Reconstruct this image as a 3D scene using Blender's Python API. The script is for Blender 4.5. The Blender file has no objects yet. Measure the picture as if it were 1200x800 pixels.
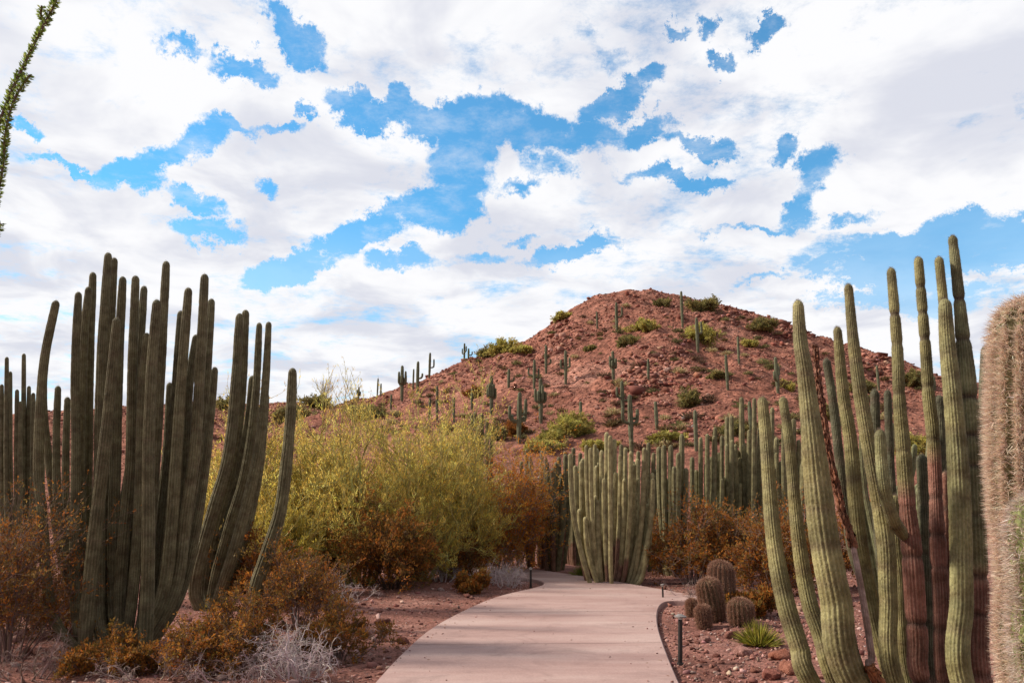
import bpy, math
import numpy as np
from math import radians, sin, cos, tan, pi

# ------------------------------------------------------------------ camera
sc = bpy.context.scene
F = 933.0
PITCH = math.atan(190.0 / F)
CAMZ = 1.6
cd = bpy.data.cameras.new("camera")
cam = bpy.data.objects.new("camera", cd)
sc.collection.objects.link(cam)
cam.location = (0, 0, CAMZ)
cam.rotation_euler = (pi / 2 + PITCH, 0, 0)
cd.sensor_width = 36.0
cd.lens = 36.0 * F / 1200.0
cd.clip_start = 0.05
cd.clip_end = 8000
sc.camera = cam

# ------------------------------------------------------------------ light
SUN_AZ, SUN_EL = radians(-82), radians(40)
SUN_STRENGTH = 4.4
SKY_STRENGTH = 0.10
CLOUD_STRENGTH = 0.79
sc.view_settings.view_transform = 'Standard'
sc.view_settings.look = 'None'
sc.view_settings.gamma = 1.0
sc.view_settings.exposure = 0.28
sc.view_settings.use_curve_mapping = False
sc.render.engine = 'CYCLES'
sc.cycles.use_denoising = True
sc.cycles.max_bounces = 5
sc.cycles.diffuse_bounces = 3
sc.cycles.transparent_max_bounces = 4

sd = bpy.data.lights.new("sun", 'SUN')
sd.energy = SUN_STRENGTH
sd.angle = radians(6)
sd.color = (1.0, 0.90, 0.74)
sun = bpy.data.objects.new("sun", sd)
sc.collection.objects.link(sun)
sdir = (sin(SUN_AZ) * cos(SUN_EL), cos(SUN_AZ) * cos(SUN_EL), sin(SUN_EL))
import mathutils
sun.rotation_euler = mathutils.Vector(sdir).to_track_quat('Z', 'Y').to_euler()
sun.location = (-20, 3, 20)


def ray(px, py):
    a = (px - 600.0) / F
    b = -(py - 400.0) / F
    ct, st = cos(PITCH), sin(PITCH)
    return np.array([a, ct - st * b, st + ct * b])


def P(px, py, Y):
    d = ray(px, py)
    t = Y / d[1]
    return np.array([d[0] * t, Y, CAMZ + d[2] * t])


def G(px, py, z=0.0):
    d = ray(px, py)
    t = (z - CAMZ) / d[2]
    return np.array([d[0] * t, d[1] * t, z])


# ------------------------------------------------------------------ sky
world = bpy.data.worlds.new("World")
sc.world = world
world.use_nodes = True
nt = world.node_tree
nt.nodes.clear()


class NT:
    def __init__(s, t):
        s.t = t

    def n(s, kind, **kw):
        nd = s.t.nodes.new(kind)
        for k, v in kw.items():
            if k.startswith('i_'):
                nd.inputs[k[2:].replace('_', ' ')].default_value = v
            else:
                setattr(nd, k, v)
        return nd

    def l(s, a, b):
        s.t.links.new(a, b)

    def m(s, op, a, b=None, c=None, clamp=False):
        nd = s.t.nodes.new('ShaderNodeMath')
        nd.operation = op
        nd.use_clamp = clamp
        for i, v in enumerate((a, b, c)):
            if v is None:
                continue
            if isinstance(v, (int, float)):
                nd.inputs[i].default_value = v
            else:
                s.l(v, nd.inputs[i])
        return nd.outputs[0]


W = NT(nt)
tc = W.n('ShaderNodeTexCoord')
sep = W.n('ShaderNodeSeparateXYZ')
W.l(tc.outputs['Generated'], sep.inputs[0])
X, Yv, Z = sep.outputs
az = W.m('ARCTAN2', X, Yv)
el = W.m('ARCSINE', Z)
zz = W.m('ADD', W.m('MAXIMUM', Z, 0.0), 0.13)
comb = W.n('ShaderNodeCombineXYZ')
W.l(W.m('DIVIDE', X, zz), comb.inputs[0])
W.l(W.m('DIVIDE', Yv, zz), comb.inputs[1])
plane = comb.outputs[0]


def noise(scale, detail, rough, vec, dist=0.0, w=None):
    nd = W.n('ShaderNodeTexNoise')
    nd.noise_dimensions = '3D'
    nd.inputs['Scale'].default_value = scale
    nd.inputs['Detail'].default_value = detail
    nd.inputs['Roughness'].default_value = rough
    nd.inputs['Distortion'].default_value = dist
    W.l(vec, nd.inputs['Vector'])
    return nd


ae = W.n('ShaderNodeCombineXYZ')
W.l(az, ae.inputs[0])
W.l(el, ae.inputs[1])
wn = noise(9.0, 7, 0.72, ae.outputs[0])
wv = W.n('ShaderNodeVectorMath', operation='SUBTRACT')
W.l(wn.outputs['Color'], wv.inputs[0])
wv.inputs[1].default_value = (0.5, 0.5, 0.5)
ws = W.n('ShaderNodeVectorMath', operation='SCALE')
ws.inputs['Scale'].default_value = 0.13
W.l(wv.outputs[0], ws.inputs[0])
wa = W.n('ShaderNodeVectorMath', operation='ADD')
W.l(ae.outputs[0], wa.inputs[0])
W.l(ws.outputs[0], wa.inputs[1])
flat = W.n('ShaderNodeVectorMath', operation='MULTIPLY')
W.l(wa.outputs[0], flat.inputs[0])
flat.inputs[1].default_value = (1, 1, 0)
AE = flat.outputs[0]

GAPS = [  # breaks in the cloud deck: centre, half sizes, tilt (degrees, clockwise), depth
    (345, 48, 36, 15, 28, 1.0), (280, 82, 36, 11, -5, 1), (215, 60, 22, 7, 15, .6), (462, 112, 16, 14, 0, 1),
    (430, 128, 46, 13, 4, 1), (505, 138, 55, 17, 8, 1.1), (575, 150, 55, 26, 5, 1.2), (545, 190, 40, 36, 0, 1.1),
    (525, 232, 55, 22, -20, 1.1), (425, 262, 62, 16, -20, 1), (350, 302, 55, 15, -20, .95), (160, 198, 34, 15, -15, 1),
    (95, 190, 50, 6, 8, .8), (205, 172, 34, 15, -30, 1), (240, 155, 30, 17, -45, 1), (225, 236, 32, 10, 28, .9),
    (240, 275, 34, 12, 5, .9), (262, 138, 38, 10, 10, .9), (320, 148, 30, 7, -5, .7), (355, 128, 14, 7, 0, .8),
    (28, 140, 16, 7, 10, .8), (310, 222, 18, 8, 10, .7), (620, 160, 45, 24, 0, 1.1), (665, 172, 50, 15, 5, .8),
    (722, 118, 40, 13, -14, 1.05), (765, 88, 16, 12, -40, .8), (832, 28, 10, 14, 0, .75), (905, 36, 20, 9, -15, .9),
    (848, 68, 15, 9, 0, 1), (795, 25, 16, 8, 0, .7), (755, 150, 34, 14, 0, 1), (700, 155, 40, 16, 0, .8), (815, 163, 34, 9, 18, .9),
    (640, 200, 26, 12, 0, .7), (785, 205, 55, 9, 12, .8), (922, 178, 18, 14, 0, .9), (962, 205, 28, 17, -25, 1),
    (938, 243, 32, 15, -35, 1), (885, 267, 60, 6, 2, .7), (985, 258, 30, 8, -10, .8), (612, 222, 26, 9, 0, .7),
    (665, 290, 62, 10, -18, .8), (612, 276, 26, 6, 0, .6), (1115, 285, 130, 20, 3, 1.1), (1010, 320, 70, 16, 10, .8),
    (1200, 270, 60, 14, 0, 1), (560, 300, 40, 9, 0, .5), (470, 302, 40, 11, -5, .8), (985, 355, 40, 7, 0, .5),
    (1080, 345, 60, 12, 0, .5), (890, 335, 40, 6, 0, .5), (705, 62, 30, 10, 30, .25), (1180, 130, 20, 8, 0, .3),
]
acc = None
for (gx, gy, sa, sb, rot, dep) in GAPS:
    d = ray(gx, gy)
    d = d / np.linalg.norm(d)
    ca, ce = math.atan2(d[0], d[1]), math.asin(d[2])
    mp = W.n('ShaderNodeMapping', vector_type='TEXTURE')
    mp.inputs['Location'].default_value = (ca, ce, 0)
    mp.inputs['Rotation'].default_value = (0, 0, radians(-rot))
    mp.inputs['Scale'].default_value = (0.91 * sa / F, 0.96 * sb / F, 1)
    W.l(AE, mp.inputs['Vector'])
    dot = W.n('ShaderNodeVectorMath', operation='DOT_PRODUCT')
    W.l(mp.outputs[0], dot.inputs[0])
    W.l(mp.outputs[0], dot.inputs[1])
    b = W.m('MULTIPLY', W.m('SUBTRACT', 1.0, W.m('MULTIPLY', dot.outputs['Value'], 0.45), clamp=True), dep)
    acc = b if acc is None else W.m('MAXIMUM', acc, b)
nbig = noise(1.7, 7, 0.62, plane, 0.3)
nfine = noise(8.0, 9, 0.72, plane, 0.15)
d1 = W.m('ADD', W.m('MULTIPLY', nbig.outputs['Fac'], 1.6), W.m('MULTIPLY', nfine.outputs['Fac'], 1.25))
dens = W.m('SUBTRACT', W.m('SUBTRACT', d1, 0.56), W.m('MULTIPLY', acc, 0.82))
cov = W.n('ShaderNodeMapRange', interpolation_type='SMOOTHSTEP')
W.l(dens, cov.inputs['Value'])
cov.inputs['From Min'].default_value = 0.30
cov.inputs['From Max'].default_value = 0.86
# thin veil low over the horizon
veil = W.n('ShaderNodeMapRange', interpolation_type='SMOOTHSTEP')
W.l(el, veil.inputs['Value'])
veil.inputs['From Min'].default_value = 0.40
veil.inputs['From Max'].default_value = 0.06
veil.inputs['To Min'].default_value = 0.0
veil.inputs['To Max'].default_value = 1.0
veilf = veil.outputs[0]
wisp = W.n('ShaderNodeMapRange', interpolation_type='SMOOTHSTEP')
W.l(nfine.outputs['Fac'], wisp.inputs['Value'])
wisp.inputs['From Min'].default_value = 0.42
wisp.inputs['From Max'].default_value = 0.75
wisp.inputs['To Min'].default_value = 0.03
wisp.inputs['To Max'].default_value = 0.4
covf = W.m('MAXIMUM', W.m('MAXIMUM', cov.outputs[0], wisp.outputs[0]), W.m('MULTIPLY', veilf, W.m('ADD', W.m('MULTIPLY', nbig.outputs['Fac'], 0.9), 0.35)), clamp=True)
sky = W.n('ShaderNodeTexSky', sky_type='NISHITA')
sky.sun_disc = False
sky.sun_elevation = SUN_EL
sky.sun_rotation = SUN_AZ % (2 * pi)
sky.air_density = 1.0
sky.dust_density = 0.4
sky.ozone_density = 2.0
skt = W.n('ShaderNodeMix', data_type='RGBA', blend_type='MULTIPLY')
skt.inputs['Factor'].default_value = 1.0
W.l(sky.outputs[0], skt.inputs['A'])
skt.inputs['B'].default_value = (0.58, 1.48, 1.70, 1)
bgs = W.n('ShaderNodeBackground')
bgs.inputs['Strength'].default_value = SKY_STRENGTH
W.l(skt.outputs['Result'], bgs.inputs['Color'])
shade = noise(2.6, 5, 0.55, plane, 0.4)
ramp = W.n('ShaderNodeMapRange', interpolation_type='SMOOTHSTEP')
shd = W.m('ADD', shade.outputs['Fac'], W.m('MULTIPLY', dens, -0.03))
W.l(shd, ramp.inputs['Value'])
ramp.inputs['From Min'].default_value = 0.34
ramp.inputs['From Max'].default_value = 0.56
cm = W.n('ShaderNodeMix', data_type='RGBA')
W.l(ramp.outputs[0], cm.inputs['Factor'])
cm.inputs['A'].default_value = (0.76, 0.78, 0.87, 1)
cm.inputs['B'].default_value = (1.03, 1.03, 1.05, 1)
bgc = W.n('ShaderNodeBackground')
# unseen clouds overhead and behind the camera are dimmed to weaken the fill light
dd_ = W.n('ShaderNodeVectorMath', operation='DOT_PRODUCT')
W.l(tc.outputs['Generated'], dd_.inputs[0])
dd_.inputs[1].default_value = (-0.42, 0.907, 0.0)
thick = W.n('ShaderNodeMapRange', interpolation_type='SMOOTHSTEP')  # dimming factor for that unseen sky, not a real cloud thickness
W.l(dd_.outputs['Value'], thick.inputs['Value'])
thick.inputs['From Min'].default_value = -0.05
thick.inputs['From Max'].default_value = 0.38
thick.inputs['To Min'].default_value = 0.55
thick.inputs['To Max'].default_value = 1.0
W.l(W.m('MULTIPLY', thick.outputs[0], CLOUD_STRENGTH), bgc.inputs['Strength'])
W.l(cm.outputs['Result'], bgc.inputs['Color'])
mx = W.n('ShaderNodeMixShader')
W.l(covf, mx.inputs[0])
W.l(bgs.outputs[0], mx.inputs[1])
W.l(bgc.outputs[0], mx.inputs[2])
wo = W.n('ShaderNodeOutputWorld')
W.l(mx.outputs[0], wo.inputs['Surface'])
world.cycles.sampling_method = 'MANUAL'
world.cycles.sample_map_resolution = 512

# ------------------------------------------------------------------ helpers
COL = sc.collection


def vn(x, y, seed=0.0):
    x = np.asarray(x, float)
    y = np.asarray(y, float)
    ix, iy = np.floor(x), np.floor(y)
    fx, fy = x - ix, y - iy
    fx = fx * fx * (3 - 2 * fx)
    fy = fy * fy * (3 - 2 * fy)

    def h(a, b):
        v = np.sin(a * 127.1 + b * 311.7 + seed * 74.7) * 43758.5453
        return v - np.floor(v)
    return (h(ix, iy) * (1 - fx) + h(ix + 1, iy) * fx) * (1 - fy) + (h(ix, iy + 1) * (1 - fx) + h(ix + 1, iy + 1) * fx) * fy


def fbm(x, y, o=4, seed=0):
    s, a, t = 0, 1.0, 0
    for i in range(o):
        s = s + a * (vn(x * 2 ** i, y * 2 ** i, seed + i * 3.1) - 0.5)
        t += a
        a *= 0.55
    return s / t * 2


class MB:
    def __init__(s):
        s.v, s.c, s.f, s.n = [], [], [], 0

    def add(s, v, f, c):
        v = np.asarray(v, np.float32).reshape(-1, 3)
        c = np.asarray(c, np.float32)
        if c.ndim == 1:
            c = np.broadcast_to(c, (len(v), 3))
        s.v.append(v)
        s.c.append(c)
        s.f.append(np.asarray(f, np.int64) + s.n)
        s.n += len(v)

    def mesh(s, name, mat, smooth=True):
        me = bpy.data.meshes.new(name)
        v = np.concatenate(s.v)
        c = np.concatenate(s.c)
        me.vertices.add(len(v))
        me.vertices.foreach_set('co', v.ravel())
        loops = np.concatenate([f.ravel() for f in s.f])
        tot = np.concatenate([np.full(len(f), f.shape[1]) for f in s.f])
        st = np.concatenate([[0], np.cumsum(tot)[:-1]])
        me.loops.add(len(loops))
        me.loops.foreach_set('vertex_index', loops.astype(np.int32))
        me.polygons.add(len(tot))
        me.polygons.foreach_set('loop_start', st.astype(np.int32))
        me.update(calc_edges=True)
        me.validate()
        if smooth:
            me.polygons.foreach_set('use_smooth', np.ones(len(me.polygons), bool))
        ca = me.color_attributes.new('Col', 'FLOAT_COLOR', 'POINT')
        cc = np.ones((len(v), 4), np.float32)
        cc[:, :3] = c
        ca.data.foreach_set('color', cc.ravel())
        me.materials.append(mat)
        return me

    def build(s, name, mat, parent=None, smooth=True, loc=None):
        if not s.v:
            return None
        if loc is not None:
            for a in s.v:
                a -= np.asarray(loc, np.float32)
        o = bpy.data.objects.new(name, s.mesh(name, mat, smooth))
        COL.objects.link(o)
        if parent is not None:
            o.parent = parent
        elif loc is not None:
            o.location = loc
        return o


def empty(name, loc, label, cat, group=None):
    o = bpy.data.objects.new(name, None)
    o.empty_display_size = 0.1
    COL.objects.link(o)
    o.location = [float(q) for q in loc]
    tag(o, label, cat, group)
    return o


def tag(o, label=None, cat=None, group=None, kind=None):
    if label:
        o['label'] = label
    if cat:
        o['category'] = cat
    if group:
        o['group'] = group
    if kind:
        o['kind'] = kind
    return o


def copy_tree(o, parent=None):
    c = o.copy()
    COL.objects.link(c)
    c.parent = parent
    for ch in list(o.children):
        copy_tree(ch, c)
    return c


def nrm(a):
    return a / np.maximum(np.linalg.norm(a, axis=-1, keepdims=True), 1e-9)


def tubes(mb, pts, rad, k=4, col=(.3, .3, .3), jitter=0.0, rng=None):
    """pts (N,m,3), rad (N,m): N open tubes at once"""
    pts = np.asarray(pts, float)
    N, m, _ = pts.shape
    T = np.empty_like(pts)
    T[:, 1:-1] = pts[:, 2:] - pts[:, :-2]
    T[:, 0] = pts[:, 1] - pts[:, 0]
    T[:, -1] = pts[:, -1] - pts[:, -2]
    T = nrm(T)
    ref = np.where(np.abs(T[:, :1, 2:3]) > 0.9, np.array([1.0, 0, 0]), np.array([0, 0, 1.0]))
    ref = np.broadcast_to(ref, T.shape)
    U = nrm(np.cross(T, ref))
    V = np.cross(T, U)
    a = np.arange(k) / k * 2 * pi
    ring = pts[:, :, None, :] + rad[:, :, None, None] * (np.cos(a)[None, None, :, None] * U[:, :, None, :] + np.sin(a)[None, None, :, None] * V[:, :, None, :])
    idx = np.arange(N * m * k).reshape(N, m, k)
    A, B = idx[:, :-1], idx[:, 1:]
    f = np.stack([A, np.roll(A, -1, 2), np.roll(B, -1, 2), B], -1).reshape(-1, 4)
    col = np.asarray(col, float)
    if col.ndim == 2:
        c = np.repeat(col, m * k, axis=0)
    else:
        c = np.broadcast_to(col, (N * m * k, 3))
    mb.add(ring.reshape(-1, 3), f, c)


def shards(mb, p, d, L, Wd, col, rng, fold=0.25):
    """leaf-like quads: base p, direction d, length L, width Wd"""
    N = len(p)
    d = nrm(d)
    r = rng.normal(size=(N, 3))
    s = nrm(np.cross(d, r))
    n = np.cross(d, s)
    L = np.asarray(L).reshape(-1, 1)
    Wd = np.asarray(Wd).reshape(-1, 1)
    mid = p + d * L * 0.5
    v = np.stack([p, mid + s * Wd * .5 + n * Wd * fold, p + d * L, mid - s * Wd * .5 + n * Wd * fold], 1)
    f = np.arange(N * 4).reshape(N, 4)
    mb.add(v.reshape(-1, 3), f, np.repeat(np.broadcast_to(col, (N, 3)), 4, axis=0))


def spikes(mb, p, d, L, Wd, col, rng):
    """thin three-cornered spines"""
    N = len(p)
    d = nrm(d)
    s = nrm(np.cross(d, rng.normal(size=(N, 3))))
    L = np.asarray(L).reshape(-1, 1)
    Wd = np.asarray(Wd).reshape(-1, 1)
    v = np.stack([p - s * Wd, p + s * Wd, p + d * L], 1)
    mb.add(v.reshape(-1, 3), np.arange(N * 3).reshape(N, 3), np.repeat(np.broadcast_to(col, (N, 3)), 3, axis=0))


def grow(rng, p, d, L, m=5, wig=0.15, up=0.0):
    """N wiggly polylines from p along d, bending by up"""
    N = len(p)
    pts = np.empty((N, m, 3))
    pts[:, 0] = p
    d = nrm(d)
    step = (np.asarray(L) / (m - 1)).reshape(-1, 1)
    for i in range(1, m):
        d = nrm(d + rng.normal(0, wig, (N, 3)) + np.array([0, 0, up]))
        pts[:, i] = pts[:, i - 1] + d * step
    return pts


def kids(rng, pts, L, c, spread, fac, tmin=0.25):
    """children on polylines: start points, directions, lengths"""
    N, m, _ = pts.shape
    t = rng.uniform(tmin, 1, (N, c)) * (m - 1)
    i = np.minimum(t.astype(int), m - 2)
    f = (t - i)[..., None]
    a = pts[np.arange(N)[:, None], i]
    b = pts[np.arange(N)[:, None], i + 1]
    p = a * (1 - f) + b * f
    d = nrm(b - a) + rng.normal(0, spread, (N, c, 3))
    l = np.repeat(np.asarray(L)[:, None], c, 1) * fac * rng.uniform(.6, 1.2, (N, c))
    return p.reshape(-1, 3), nrm(d.reshape(-1, 3)), l.ravel()


def mixcol(rng, cols, n, jit=0.15):
    cols = np.asarray(cols, float)
    c = cols[rng.integers(0, len(cols), n)]
    return np.clip(c * np.exp(rng.normal(0, jit, (n, 1))) * np.exp(rng.normal(0, .05, (n, 3))), 0, 1)


# ------------------------------------------------------------------ materials
def mat(name, rough=0.7, attr=True, col=(.5, .5, .5), spec=0.3, trans=0.0, nz=None, bump=None, metallic=0.0):
    m = bpy.data.materials.new(name)
    m.use_nodes = True
    t = NT(m.node_tree)
    bs = m.node_tree.nodes['Principled BSDF']
    out = m.node_tree.nodes['Material Output']
    bs.inputs['Roughness'].default_value = rough
    bs.inputs['Specular IOR Level'].default_value = spec
    bs.inputs['Metallic'].default_value = metallic
    src = None
    if attr:
        a = t.n('ShaderNodeAttribute', attribute_name='Col')
        src = a.outputs['Color']
    else:
        r = t.n('ShaderNodeRGB')
        r.outputs[0].default_value = (*col, 1)
        src = r.outputs[0]
    tcn = t.n('ShaderNodeTexCoord')
    if nz:
        for (scale, det, lo, hi, tint) in nz:
            n1 = t.n('ShaderNodeTexNoise')
            n1.inputs['Scale'].default_value = scale
            n1.inputs['Detail'].default_value = det
            n1.inputs['Roughness'].default_value = 0.6
            t.l(tcn.outputs['Object'], n1.inputs['Vector'])
            mr = t.n('ShaderNodeMapRange')
            t.l(n1.outputs['Fac'], mr.inputs['Value'])
            mr.inputs['From Min'].default_value = 0.35
            mr.inputs['From Max'].default_value = 0.65
            mm = t.n('ShaderNodeMix', data_type='RGBA')
            t.l(mr.outputs[0], mm.inputs['Factor'])
            mm.inputs['A'].default_value = (lo * tint[0], lo * tint[1], lo * tint[2], 1)
            mm.inputs['B'].default_value = (hi, hi, hi, 1)
            mu = t.n('ShaderNodeMix', data_type='RGBA', blend_type='MULTIPLY')
            mu.inputs['Factor'].default_value = 1
            t.l(src, mu.inputs['A'])
            t.l(mm.outputs['Result'], mu.inputs['B'])
            src = mu.outputs['Result']
    t.l(src, bs.inputs['Base Color'])
    if bump:
        h = None
        for (scale, det, w) in bump:
            n1 = t.n('ShaderNodeTexNoise')
            n1.inputs['Scale'].default_value = scale
            n1.inputs['Detail'].default_value = det
            t.l(tcn.outputs['Object'], n1.inputs['Vector'])
            v = t.m('MULTIPLY', n1.outputs['Fac'], w)
            h = v if h is None else t.m('ADD', h, v)
        b = t.n('ShaderNodeBump')
        b.inputs['Strength'].default_value = 1.0
        b.inputs['Distance'].default_value = 1.0
        t.l(h, b.inputs['Height'])
        t.l(b.outputs[0], bs.inputs['Normal'])
    if trans > 0:
        tr = t.n('ShaderNodeBsdfTranslucent')
        t.l(src, tr.inputs['Color'])
        ms = t.n('ShaderNodeMixShader')
        ms.inputs[0].default_value = trans
        t.l(bs.outputs[0], ms.inputs[1])
        t.l(tr.outputs[0], ms.inputs[2])
        t.l(ms.outputs[0], out.inputs['Surface'])
    return m


M_LEAF = mat('leaf', 0.6, trans=0.48, spec=0.2)
M_PALE = mat('thin_leaf', 0.6, trans=0.58, spec=0.2)
M_TWIG = mat('twig_bark', 0.85, spec=0.15)
M_CACT = mat('cactus_skin', 0.62, spec=0.25, nz=[(9, 4, .62, 1.25, (1.05, .95, .85)), (60, 3, .8, 1.15, (1, 1, 1))], bump=[(90, 3, .004), (14, 3, .01)])
M_CFAR = mat('far_cactus_skin', 0.7, spec=0.2, nz=[(3, 3, .7, 1.2, (1, .95, .85))])
M_SPINE = mat('spine', 0.5, trans=0.25, spec=0.3)
M_ROCK = mat('rock', 0.9, spec=0.15, nz=[(3.5, 5, .6, 1.25, (1.05, .9, .85)), (25, 4, .75, 1.15, (1, 1, 1))], bump=[(12, 5, .03), (60, 3, .006)])
M_GRAV = mat('gravel', 0.9, spec=0.15)
M_BLACK = mat('dark_bronze_metal', 0.5, attr=False, col=(.028, .022, .02), spec=0.4, nz=[(30, 3, .7, 1.3, (1, 1, 1))])
M_CAP = mat('weathered_cap_metal', 0.45, attr=False, col=(.22, .19, .18), spec=0.5, nz=[(20, 3, .7, 1.2, (1, 1, 1))])
M_LENS = mat('frosted_lens', 0.4, attr=False, col=(.55, .52, .47), spec=0.5)


def ground_mat(name, ramp_cols, scale_big, vor, bumps, rough=0.95):
    m = bpy.data.materials.new(name)
    m.use_nodes = True
    t = NT(m.node_tree)
    bs = m.node_tree.nodes['Principled BSDF']
    bs.inputs['Roughness'].default_value = rough
    bs.inputs['Specular IOR Level'].default_value = 0.1
    tcn = t.n('ShaderNodeTexCoord')
    n1 = t.n('ShaderNodeTexNoise')
    n1.inputs['Scale'].default_value = scale_big
    n1.inputs['Detail'].default_value = 8
    n1.inputs['Roughness'].default_value = 0.65
    n1.inputs['Distortion'].default_value = 0.4
    t.l(tcn.outputs['Object'], n1.inputs['Vector'])
    cr = t.n('ShaderNodeValToRGB')
    e = cr.color_ramp.elements
    e[0].position, e[0].color = 0.3, (*ramp_cols[0], 1)
    e[1].position, e[1].color = 0.72, (*ramp_cols[-1], 1)
    for i, c in enumerate(ramp_cols[1:-1]):
        q = e.new(0.3 + 0.42 * (i + 1) / (len(ramp_cols) - 1))
        q.color = (*c, 1)
    t.l(n1.outputs['Fac'], cr.inputs[0])
    src = cr.outputs[0]
    h = None
    for (vs, lo, hi, bw) in vor:
        v = t.n('ShaderNodeTexVoronoi')
        v.inputs['Scale'].default_value = vs
        nz = t.n('ShaderNodeTexNoise')
        nz.inputs['Scale'].default_value = vs * 0.7
        t.l(tcn.outputs['Object'], nz.inputs['Vector'])
        ad = t.n('ShaderNodeVectorMath', operation='MULTIPLY_ADD')
        t.l(nz.outputs['Color'], ad.inputs[0])
        k = 0.9 / vs
        ad.inputs[1].default_value = (k, k, k)
        t.l(tcn.outputs['Object'], ad.inputs[2])
        t.l(ad.outputs[0], v.inputs['Vector'])
        bw_ = t.n('ShaderNodeRGBToBW')
        t.l(v.outputs['Color'], bw_.inputs[0])
        mr = t.n('ShaderNodeMapRange')
        t.l(bw_.outputs[0], mr.inputs['Value'])
        mr.inputs['From Min'].default_value = 0.2
        mr.inputs['From Max'].default_value = 0.8
        mr.inputs['To Min'].default_value = lo
        mr.inputs['To Max'].default_value = hi
        sc_ = t.n('ShaderNodeVectorMath', operation='SCALE')
        t.l(src, sc_.inputs[0])
        t.l(mr.outputs[0], sc_.inputs['Scale'])
        src = sc_.outputs[0]
        hh = t.m('MULTIPLY', t.m('SUBTRACT', 1.0, v.outputs['Distance']), bw)
        h = hh if h is None else t.m('ADD', h, hh)
    for (s_, d_, w_) in bumps:
        nb = t.n('ShaderNodeTexNoise')
        nb.inputs['Scale'].default_value = s_
        nb.inputs['Detail'].default_value = d_
        nb.inputs['Roughness'].default_value = 0.65
        t.l(tcn.outputs['Object'], nb.inputs['Vector'])
        hh = t.m('MULTIPLY', nb.outputs['Fac'], w_)
        h = hh if h is None else t.m('ADD', h, hh)
    b = t.n('ShaderNodeBump')
    t.l(h, b.inputs['Height'])
    b.inputs['Distance'].default_value = 1.0
    t.l(b.outputs[0], bs.inputs['Normal'])
    t.l(src, bs.inputs['Base Color'])
    return m


M_GROUND = ground_mat('desert_soil', [(.13, .055, .042), (.235, .105, .085), (.33, .18, .15)], 0.9,
                      [(28, .72, 1.25, .012), (70, .8, 1.2, .005)], [(6, 6, .05), (120, 3, .003)])
M_HILL = ground_mat('red_hill_rock', [(.18, .075, .052), (.275, .112, .08), (.345, .15, .108), (.43, .215, .165)], 0.09,
                    [(.8, .72, 1.25, .25), (2.4, .66, 1.3, .10)], [(.35, 8, 1.2), (2.0, 8, .45)])


def path_mat():
    m = bpy.data.materials.new('path_concrete')
    m.use_nodes = True
    t = NT(m.node_tree)
    bs = m.node_tree.nodes['Principled BSDF']
    bs.inputs['Roughness'].default_value = 0.85
    bs.inputs['Specular IOR Level'].default_value = 0.2
    tcn = t.n('ShaderNodeTexCoord')
    mp = t.n('ShaderNodeMapping')
    mp.inputs['Scale'].default_value = (0.35, 1.4, 1)
    t.l(tcn.outputs['Object'], mp.inputs[0])
    n1 = t.n('ShaderNodeTexNoise')
    n1.inputs['Scale'].default_value = 1.0
    n1.inputs['Detail'].default_value = 6
    n1.inputs['Roughness'].default_value = 0.6
    t.l(mp.outputs[0], n1.inputs['Vector'])
    cr = t.n('ShaderNodeValToRGB')
    e = cr.color_ramp.elements
    e[0].position, e[0].color = 0.30, (.29, .175, .16, 1)
    e[1].position, e[1].color = 0.68, (.46, .33, .305, 1)
    q = e.new(0.5)
    q.color = (.39, .258, .238, 1)
    t.l(n1.outputs['Fac'], cr.inputs[0])
    n2 = t.n('ShaderNodeTexNoise')
    n2.inputs['Scale'].default_value = 45
    n2.inputs['Detail'].default_value = 5
    n2.inputs['Roughness'].default_value = 0.8
    t.l(tcn.outputs['Object'], n2.inputs['Vector'])
    mr = t.n('ShaderNodeMapRange')
    t.l(n2.outputs['Fac'], mr.inputs['Value'])
    mr.inputs['From Min'].default_value = .3
    mr.inputs['From Max'].default_value = .7
    mr.inputs['To Min'].default_value = .84
    mr.inputs['To Max'].default_value = 1.12
    s_ = t.n('ShaderNodeVectorMath', operation='SCALE')
    t.l(cr.outputs[0], s_.inputs[0])
    t.l(mr.outputs[0], s_.inputs['Scale'])
    ns = t.n('ShaderNodeTexNoise')
    ns.inputs['Scale'].default_value = 1.3
    ns.inputs['Detail'].default_value = 7
    ns.inputs['Roughness'].default_value = 0.7
    ns.inputs['Distortion'].default_value = 1.2
    t.l(tcn.outputs['Object'], ns.inputs['Vector'])
    ms = t.n('ShaderNodeMapRange')
    t.l(ns.outputs['Fac'], ms.inputs['Value'])
    ms.inputs['From Min'].default_value = .52
    ms.inputs['From Max'].default_value = .72
    ms.inputs['To Min'].default_value = 1.0
    ms.inputs['To Max'].default_value = .74
    s2 = t.n('ShaderNodeVectorMath', operation='SCALE')
    t.l(s_.outputs[0], s2.inputs[0])
    t.l(ms.outputs[0], s2.inputs['Scale'])
    t.l(s2.outputs[0], bs.inputs['Base Color'])
    b = t.n('ShaderNodeBump')
    b.inputs['Distance'].default_value = 1
    n3 = t.n('ShaderNodeTexNoise')
    n3.inputs['Scale'].default_value = 3
    n3.inputs['Detail'].default_value = 3
    t.l(tcn.outputs['Object'], n3.inputs['Vector'])
    t.l(t.m('ADD', t.m('MULTIPLY', n2.outputs['Fac'], .004), t.m('MULTIPLY', n3.outputs['Fac'], .012)), b.inputs['Height'])
    t.l(b.outputs[0], bs.inputs['Normal'])
    return m


M_PATH = path_mat()
M_JOINT = mat('joint', 0.95, attr=False, col=(.16, .10, .09))


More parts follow.
